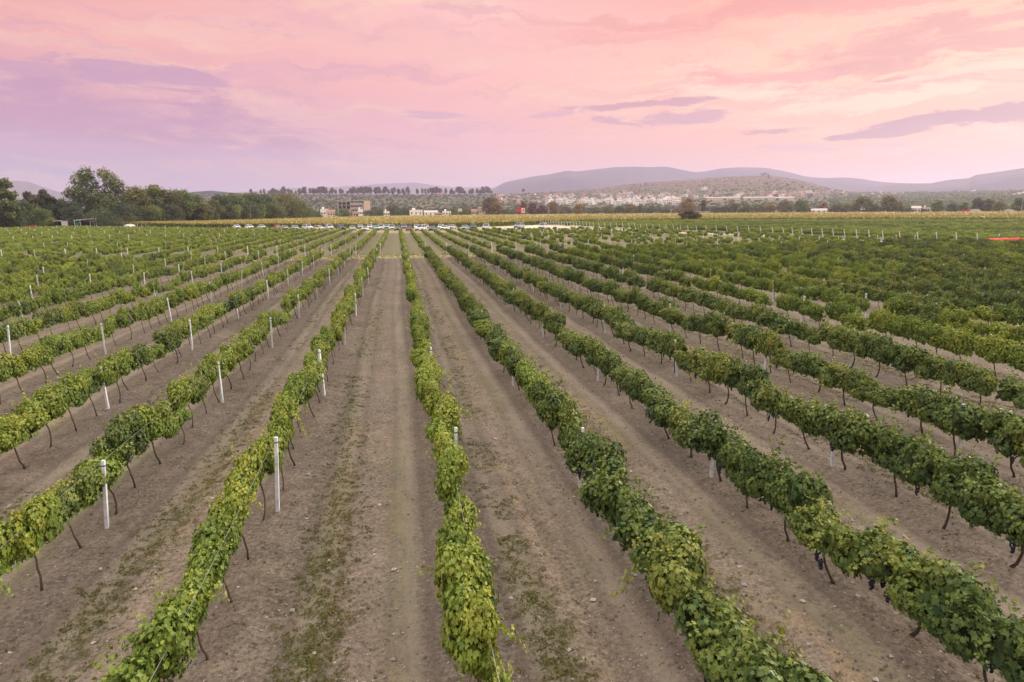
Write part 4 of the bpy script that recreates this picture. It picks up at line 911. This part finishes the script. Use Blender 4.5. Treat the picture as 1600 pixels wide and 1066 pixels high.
# nearer houses behind the corn
def near_house(px, ytop, D, w_px, roof, wall, label, group='houses right behind the corn', depth=8.0, base=0.0, nwin=3):
    g, zt = at_dist(px, ytop, D); k = mpx(px, D); w = w_px*k; t = empty('house', g, -azel(px, ytop)[0]); tag(t, label, 'house', group)
    hz = zt - (1.6 if roof == 'gable' else .5); MB().box(-w/2, w/2, -depth/2, depth/2, -.2, hz).build('wall', MAT[wall], t)
    if roof == 'gable': MB().prism([(-depth/2-.4, hz), (depth/2+.4, hz), (0, zt)], -w/2-.4, w/2+.4, axis='x').build('roof', MAT['roof_tile' if wall != 'plaster_white' else 'roof_flat'], t)
    else:
        r = MB(); r.box(-w/2-.08, w/2+.08, -depth/2-.08, depth/2+.08, hz, hz+.5); r.box(-w*.3, -w*.05, -1, 2, hz+.5, hz+2.0); r.build('roof', MAT[wall], t)
    for i in range(nwin):
        x = -w/2 + w*(i+.5)/nwin; wd = MB().box(x-.6, x+.6, -depth/2-.06, -depth/2+.1, hz*.5, hz*.5+1.3).build('window', MAT['window_dark'], t)
        MB().box(x-.75, x+.75, -depth/2-.16, -depth/2-.01, hz*.5-.14, hz*.5-.02).build('sill', MAT['plaster_white'], wd)
    MB().box(w*.28, w*.28+1.0, -depth/2-.07, -depth/2+.1, -.1, 2.1).build('door', MAT['wood'], t); return t
near_house(507, 326.5, 610, 13, 'flat', 'plaster_white', 'white house with tan walls beside it behind the corn'); near_house(517, 328, 606, 12, 'gable', 'plaster_cream', 'tan tile-roofed house left of the round green tree')
near_house(563, 327, 612, 8, 'flat', 'plaster_white', 'white cube house below the unfinished building'); near_house(549, 331, 606, 14, 'flat', 'plaster_pink', 'low red-walled house in front of the unfinished building')
near_house(604, 330, 600, 9, 'flat', 'plaster_white', 'small white house half hidden under dark trees'); near_house(650, 328, 605, 20, 'flat', 'plaster_white', 'white house left of the other white one, with roof room'); near_house(673, 329, 612, 20, 'gable', 'plaster_white', 'white house with grey pitched roof between two flat ones')
near_house(698, 330, 604, 13, 'flat', 'plaster_white', 'white cube house with dark opening left of the road sign'); near_house(686, 333, 600, 9, 'flat', 'plaster_pink', 'low reddish house squeezed between white ones'); near_house(755, 323, 625, 14, 'gable', 'plaster_cream', 'small tan steep-roofed house below the big brown tree'); near_house(741, 327, 622, 9, 'gable', 'plaster_pink', 'small pinkish house left of the tan steep-roofed one')
near_house(1280, 326, 606, 24, 'gable', 'plaster_white', 'white house with pitched roof between two trees on the right'); near_house(1432, 322, 600, 14, 'gable', 'plaster_white', 'white gabled house far right behind the corn'); near_house(1447, 324, 605, 12, 'flat', 'plaster_cream', 'tan flat-roofed house right of the white gabled one'); near_house(1349, 326, 598, 8, 'flat', 'plaster_white', 'tiny white house under the large olive tree')
# unfinished concrete building
D = 680; k = D/F; g, zt = at_dist(552, 312.5, D); t = empty('unfinished_building', g, -azel(552, 312)[0]); tag(t, 'unfinished concrete building, bare floors and columns with a beige end block', 'building')
x0, x1 = (529-552)*k, (565-552)*k; nf = 4; fh = (zt-.8)/nf
for i in range(nf+1): MB().box(x0, x1 if i != nf else (548-552)*k*0 + x1, -6, 6, i*fh-.45, i*fh).build('floor_slab', MAT['concrete'], t)
for i in range(7):
    for y in (-5.6, 5.2): xx = x0 + (x1-x0)*i/6*.985; MB().box(xx, xx+.7, y, y+.5, -.2, zt + (.9 if i % 2 else -.3)).build('column', MAT['concrete'], t)
for i in range(1, nf): MB().box((547-552)*k, x1-.1, -4.6, -4.4, i*fh+.01, i*fh+fh*.55).build('infill_wall', MAT['plaster_grey'], t)
MB().box((549-552)*k, x1-.6, 4.0, 4.2, 0, zt-1.2).build('rear_wall', MAT['plaster_grey'], t); mat('dark_net', (.09,.10,.12), .9, var=.2); MB().box(x0+.8, (548.6-552)*k, 4.0, 4.2, 0, zt-2.2).build('safety_net', MAT['dark_net'], t)
e = MB().box(x1+.05, (576-552)*k, -5, 6, -.2, zt-.9).build('end_block', MAT['plaster_cream'], t)
# red building with a white panel of dark marks
D = 606; k = D/F; g, zt = at_dist(814, 325, D); t = empty('red_building', g, -azel(814, 325)[0]); tag(t, 'bright red box-like building with a white panel of dark marks', 'building')
MB().box(-6*k, 6.5*k, -3, 3, -.2, zt).build('wall', MAT['red_paint'], t); pn = MB().box(.6*k, 6.0*k, -3.12, -3.01, zt*.42, zt*.96).build('sign_panel', MAT['plaster_white'], t)
mk = MB()
for x, z, w, h in ((1.3,.50,.5,.38),(2.3,.62,.9,.10),(2.3,.46,.9,.08),(3.6,.50,.5,.36),(4.6,.60,.6,.26),(3.0,.80,1.6,.07)): mk.box(x*k, (x+w)*k, -3.2, -3.125, zt*z, zt*(z+h*.9))
mk.build('dark_marks', MAT['black_letter'], pn); MB().box(-5*k, -.6*k, -3.1, -3.01, zt*.15, zt*.5).build('opening', MAT['dark_shade'], t); MB().box(-6.2*k, 6.7*k, -3.3, 3.3, zt, zt+.35).build('roof', MAT['red_paint'], t)
# road sign on a pole
g, zt = at_dist(718, 326, 600); t = empty('billboard', g, -azel(718, 326)[0]); tag(t, 'pale grey billboard on one pole between white houses and tan house', 'billboard')
MB().tube([(-1.2, 0, 0), (-1.2, 0, zt)], .18, 6).build('pole', MAT['concrete'], t); MB().box(-1.4, 2.2, -.12, .12, zt-2.6, zt).build('panel', MAT['sheet_metal'], t)
# power poles
for i, (x, y, D) in enumerate(((857.5,322,605), (797,316,640), (657,327,598), (789,318,650), (1497,318,590), (1597,320,560))):
    g, zt = at_dist(x, y, D); t = empty('utility_pole', g, -azel(x, y)[0]); tag(t, f"thin grey power pole behind the corn, {ordinal(sorted((857.5,797,657,789,1497,1597)).index(x)+1)} from the left", 'power pole', 'power poles')
    MB().tube([(0, 0, -.2), (0, 0, zt)], [.2, .13], 6).build('pole', MAT['concrete'], t); MB().box(-1.1, 1.1, -.08, .08, zt-.6, zt-.42).build('crossarm', MAT['wood'], t)
# mast on the hill
P, d = hill_hit(1203, 277); t = empty('radio_mast', P); tag(t, 'thin lattice mast on top of the reddish hill', 'mast'); hm = (277-263.5)*d/F
m_ = MB()
for a in range(3): m_.tube([(math.cos(a*2.09)*1.6, math.sin(a*2.09)*1.6, -2), (math.cos(a*2.09)*.5, math.sin(a*2.09)*.5, hm)], .35, 4)
for i in range(9):
    z0, z1 = hm*i/9, hm*(i+1)/9; r0 = 1.6 - 1.1*i/9
    for a in range(3): m_.tube([(math.cos(a*2.09)*r0, math.sin(a*2.09)*r0, z0), (math.cos((a+1)*2.09)*r0, math.sin((a+1)*2.09)*r0, z1)], .16, 4)
m_.build('lattice', MAT['concrete'], t); MB().tube([(0, 0, hm), (0, 0, hm+5)], .2, 5).build('antenna', MAT['concrete'], t)
# things in front of the wood on the left
D = 322; k = mpx(110, D)
def px2(x, x0): return (x-x0)*k
g, zt = at_dist(107, 347.5, D); t = empty('shed', g, -azel(107, 347)[0]); zr = 2.9; tag(t, 'dark open shed with a pale flat roof before the left wood', 'shed')
MB().box(px2(82,107), px2(97,107), -2.5, 2.5, zr, zr+.22).build('roof', MAT['sheet_metal'], t); MB().box(px2(86,107), px2(96,107), 1.8, 2.1, 0, zr).build('rear_wall', MAT['dark_shade'], t)
for x in (82.5, 90, 96.5): MB().box(px2(x,107)-.1, px2(x,107)+.1, -2.4, -2.2, 0, zr).build('post', MAT['wood'], t)
g2, _ = at_dist(100.5, 347, D-3); t = empty('container', g2, -azel(100, 347)[0]); tag(t, 'white corrugated metal cabin standing at the end of the dark shed', 'cabin')
c_ = MB(); w = 9.6*k
for i in range(12): c_.box(-w/2 + w*i/12, -w/2 + w*(i+.55)/12, -1.56, -1.48, .1, 2.75)
c_.build('corrugation', MAT['sheet_metal'], t); MB().box(-w/2, w/2, -1.5, 1.5, 0, 2.8).build('body', MAT['plaster_white'], t); MB().box(-w/2-.1, w/2+.1, -1.65, 1.6, 2.8, 2.92).build('roof', MAT['sheet_metal'], t)
g, zt = at_dist(133, 345.5, D); t = empty('shed', g, -azel(133, 345)[0]); tag(t, 'open pole shed with a slanting pale roof and green side panel', 'shed'); zr = 3.5
rf = MB(); rf.prism([(px2(115,133), zr-.55), (px2(151,133), zr+.25), (px2(151,133), zr+.5), (px2(115,133), zr-.3)], -3, 3); rf.build('roof', MAT['sheet_metal'], t)
MB().box(px2(117,133), px2(123,133), -2.9, -2.8, 0, 2.6).build('green_panel', MAT['green_tarp'], t); MB().box(px2(124,133), px2(146,133), 2.6, 2.75, 0, 2.2).build('rear_wall', MAT['wood'], t)
for x in (116, 125, 141, 147, 150.5): MB().tube([(px2(x,133), -2.7, 0), (px2(x,133), -2.7, 3.0 + (x-116)*.018)], .11, 6).build('post', MAT['white_paint'], t)
g, _ = at_dist(30, 352, D-6); t = empty('tractor', g, -azel(30, 352)[0] + .3); tag(t, 'turquoise farm tractor parked in front of the left wood', 'tractor')
bd = MB(); bd.box(-.9, 1.7, -.45, .45, .8, 1.5, taper=.06); bd.box(-1.6, -.4, -.9, -.55, 1.0, 1.5); bd.box(-1.6, -.4, .55, .9, 1.0, 1.5); bd.build('body', MAT['turquoise'], t)
cb = MB()
for sx in (-1.4, -.1):
    for sy in (-.6, .6): cb.tube([(sx, sy, 1.4), (sx*.95, sy, 2.6)], .06, 5)
cb.box(-1.5, 0, -.75, .75, 2.6, 2.75); cb.build('cab', MAT['plaster_white'], t); MB().tube([(1.0, .2, 1.5), (1.0, .2, 2.9)], .06, 6).build('exhaust', MAT['trim'], t)
for x, r_ in ((-1.0, .78), (1.25, .45)):
    for s in (-1, 1): wh = MB().tube([(x, s*.62, r_), (x, s*.98, r_)], r_, 14).build('wheel', MAT['tyre'], t); MB().tube([(x, s*.60, r_), (x, s*1.0, r_)], r_*.5, 10).build('rim', MAT['rim'], wh)
g, _ = at_dist(46, 352, D-6); t = empty('trailer', g, -azel(46, 352)[0]); tag(t, 'faded red farm trailer right of the turquoise tractor', 'trailer'); mat('faded_red', (.34,.09,.09), .7, var=.2)
bx = MB(); bx.box(-2.2, 2.2, -1.05, 1.05, .9, 1.05); bx.box(-2.2, 2.2, -1.05, -.97, 1.05, 1.75); bx.box(-2.2, 2.2, .97, 1.05, 1.05, 1.75); bx.box(-2.2, -2.12, -.97, .97, 1.05, 1.75); bx.box(2.12, 2.2, -.97, .97, 1.05, 1.75); bx.build('bed', MAT['faded_red'], t)
MB().tube([(2.2, 0, .9), (3.4, 0, .6)], .07, 5).build('drawbar', MAT['trim'], t)
for x in (-1.3, .9):
    for s in (-1, 1): MB().tube([(x, s*.85, .45), (x, s*1.1, .45)], .45, 12).build('wheel', MAT['tyre'], t)
def tarp(px, w_px, D, hgt, m, label, name, dep=2.0, cat='tarp', zb=0.0, rz=0.0):
    """a sagging sheet over a long heap, with thickness"""
    g, _ = at_dist(px, 350, D); w = w_px*mpx(px, D); u = np.linspace(-1, 1, 41); v = np.linspace(-1, 1, 17); U, Vv = np.meshgrid(u, v)
    z = hgt*(1 - np.abs(Vv)**2.4)*(1 - np.abs(U)**5)*(.72 + .5*fbm(U*4 + px, Vv*2.0, 8, 3)) + .03; r, c = z.shape
    P = np.stack([U*w/2, Vv*dep/2 + .15*np.sin(U*5), z], -1).reshape(-1, 3); a = (np.arange(r-1)[:, None]*c + np.arange(c-1)[None]).ravel(); Q = np.stack([a, a+1, a+c+1, a+c], -1)
    P2 = P - np.array([0, 0, .03]); me = mesh_np(name, np.concatenate([P, P2]), np.concatenate([Q, Q[:, ::-1] + len(P)]), m, smooth=True)
    o = link(name, me, None, (g[0], g[1], zb), -azel(px, 350)[0] + rz); return tag(o, label, cat)
tarp(202, 21, 322, 1.25, MAT['plaster_white'], 'long white sheet-covered heap by the fence posts on the left', 'white_tarp'); tarp(5, 13, 320, 1.0, MAT['plaster_white'], 'white covered heap at the left edge of the field', 'white_tarp'); tarp(184, 9, 326, 1.3, MAT['sheet_metal'], 'pale grey covered heap left of the long white one', 'white_tarp')
mat('red_net', (.62,.055,.045), .7, var=.25, vscale=3)
g = unp(1580, 390); tarp(1590, 135, float(np.hypot(g[0], g[1])), 1.55, MAT['red_net'], 'bright red sheet spread over the vine row at the right edge', 'red_sheet', 2.4, rz=.1)
for i, x in enumerate((166, 170, 175, 179.5, 184, 190, 195, 199, 205, 210.5, 214, 221, 227, 230.5, 234, 239, 241.5, 246.5)):
    g, zt = at_dist(x, 347.6 + (i*7 % 5)*.35, 325 - i*.3); t = link('fence_post', POST, None, (g[0], g[1], 0), 0, (1.5, 1.5, zt/1.46)); tag(t, f"white fence post before the left wood, {ordinal(i+1)} from the left", 'post', 'fence posts in front of the left wood')
# arched shelters and a red container at the far right edge of the corn
def shelter(px, w_px, D, h, label):
    g, _ = at_dist(px, 330, D); w = w_px*mpx(px, D); t = empty('arched_shelter', g, -azel(px, 330)[0]); tag(t, label, 'shelter')
    pr = [(-w/2*math.cos(a), h*.45 + h*.55*math.sin(a)) for a in np.linspace(0, math.pi, 13)]; pr = [(pr[0][0], -.1)] + pr + [(pr[-1][0], -.1)]
    MB().prism(pr, -4.8, 4.8).build('cover', MAT['plaster_grey'], t); f_ = MB()
    for y in (-4.9, 0, 4.9):
        for s in (-1, 1): f_.tube([(s*w/2*.99, y, -.1), (s*w/2*.99, y, h*.46)], .08, 5)
    f_.build('frame', MAT['concrete'], t)
shelter(1524, 20, 575, 3.6, 'pale arched shelter beyond the corn, beside the red container'); shelter(1577, 20, 570, 3.4, 'white arched shelter beyond the corn at the right edge')
g, zt = at_dist(1512, 328, 572); t = empty('container', g, -azel(1512, 328)[0]); tag(t, 'red container with ribbed sides beyond the corn on the right', 'container'); MB().box(-3.6, 3.6, -1.2, 1.2, .1, zt).build('body', MAT['red_paint'], t)
c_ = MB()
for i in range(14): c_.box(-3.5 + i*.5, -3.28 + i*.5, -1.27, -1.19, .2, zt-.1)
c_.build('ribs', MAT['red_paint'], t)

# ------------------------------------------------------------------ the air
hz = bpy.data.materials.new('haze'); hz.use_nodes = True; t = hz.node_tree; t.nodes.clear()
pv = t.nodes.new('ShaderNodeVolumePrincipled'); pv.inputs['Color'].default_value = (.62, .58, .80, 1); pv.inputs['Density'].default_value = 1.5e-4; pv.inputs['Anisotropy'].default_value = .38
mo = t.nodes.new('ShaderNodeOutputMaterial'); t.links.new(pv.outputs[0], mo.inputs['Volume'])
tag(MB().box(-15300, 15300, -390, 16300, -8, 425).build('haze', hz), 'pale lilac evening haze over the whole valley', 'haze', kind='stuff')
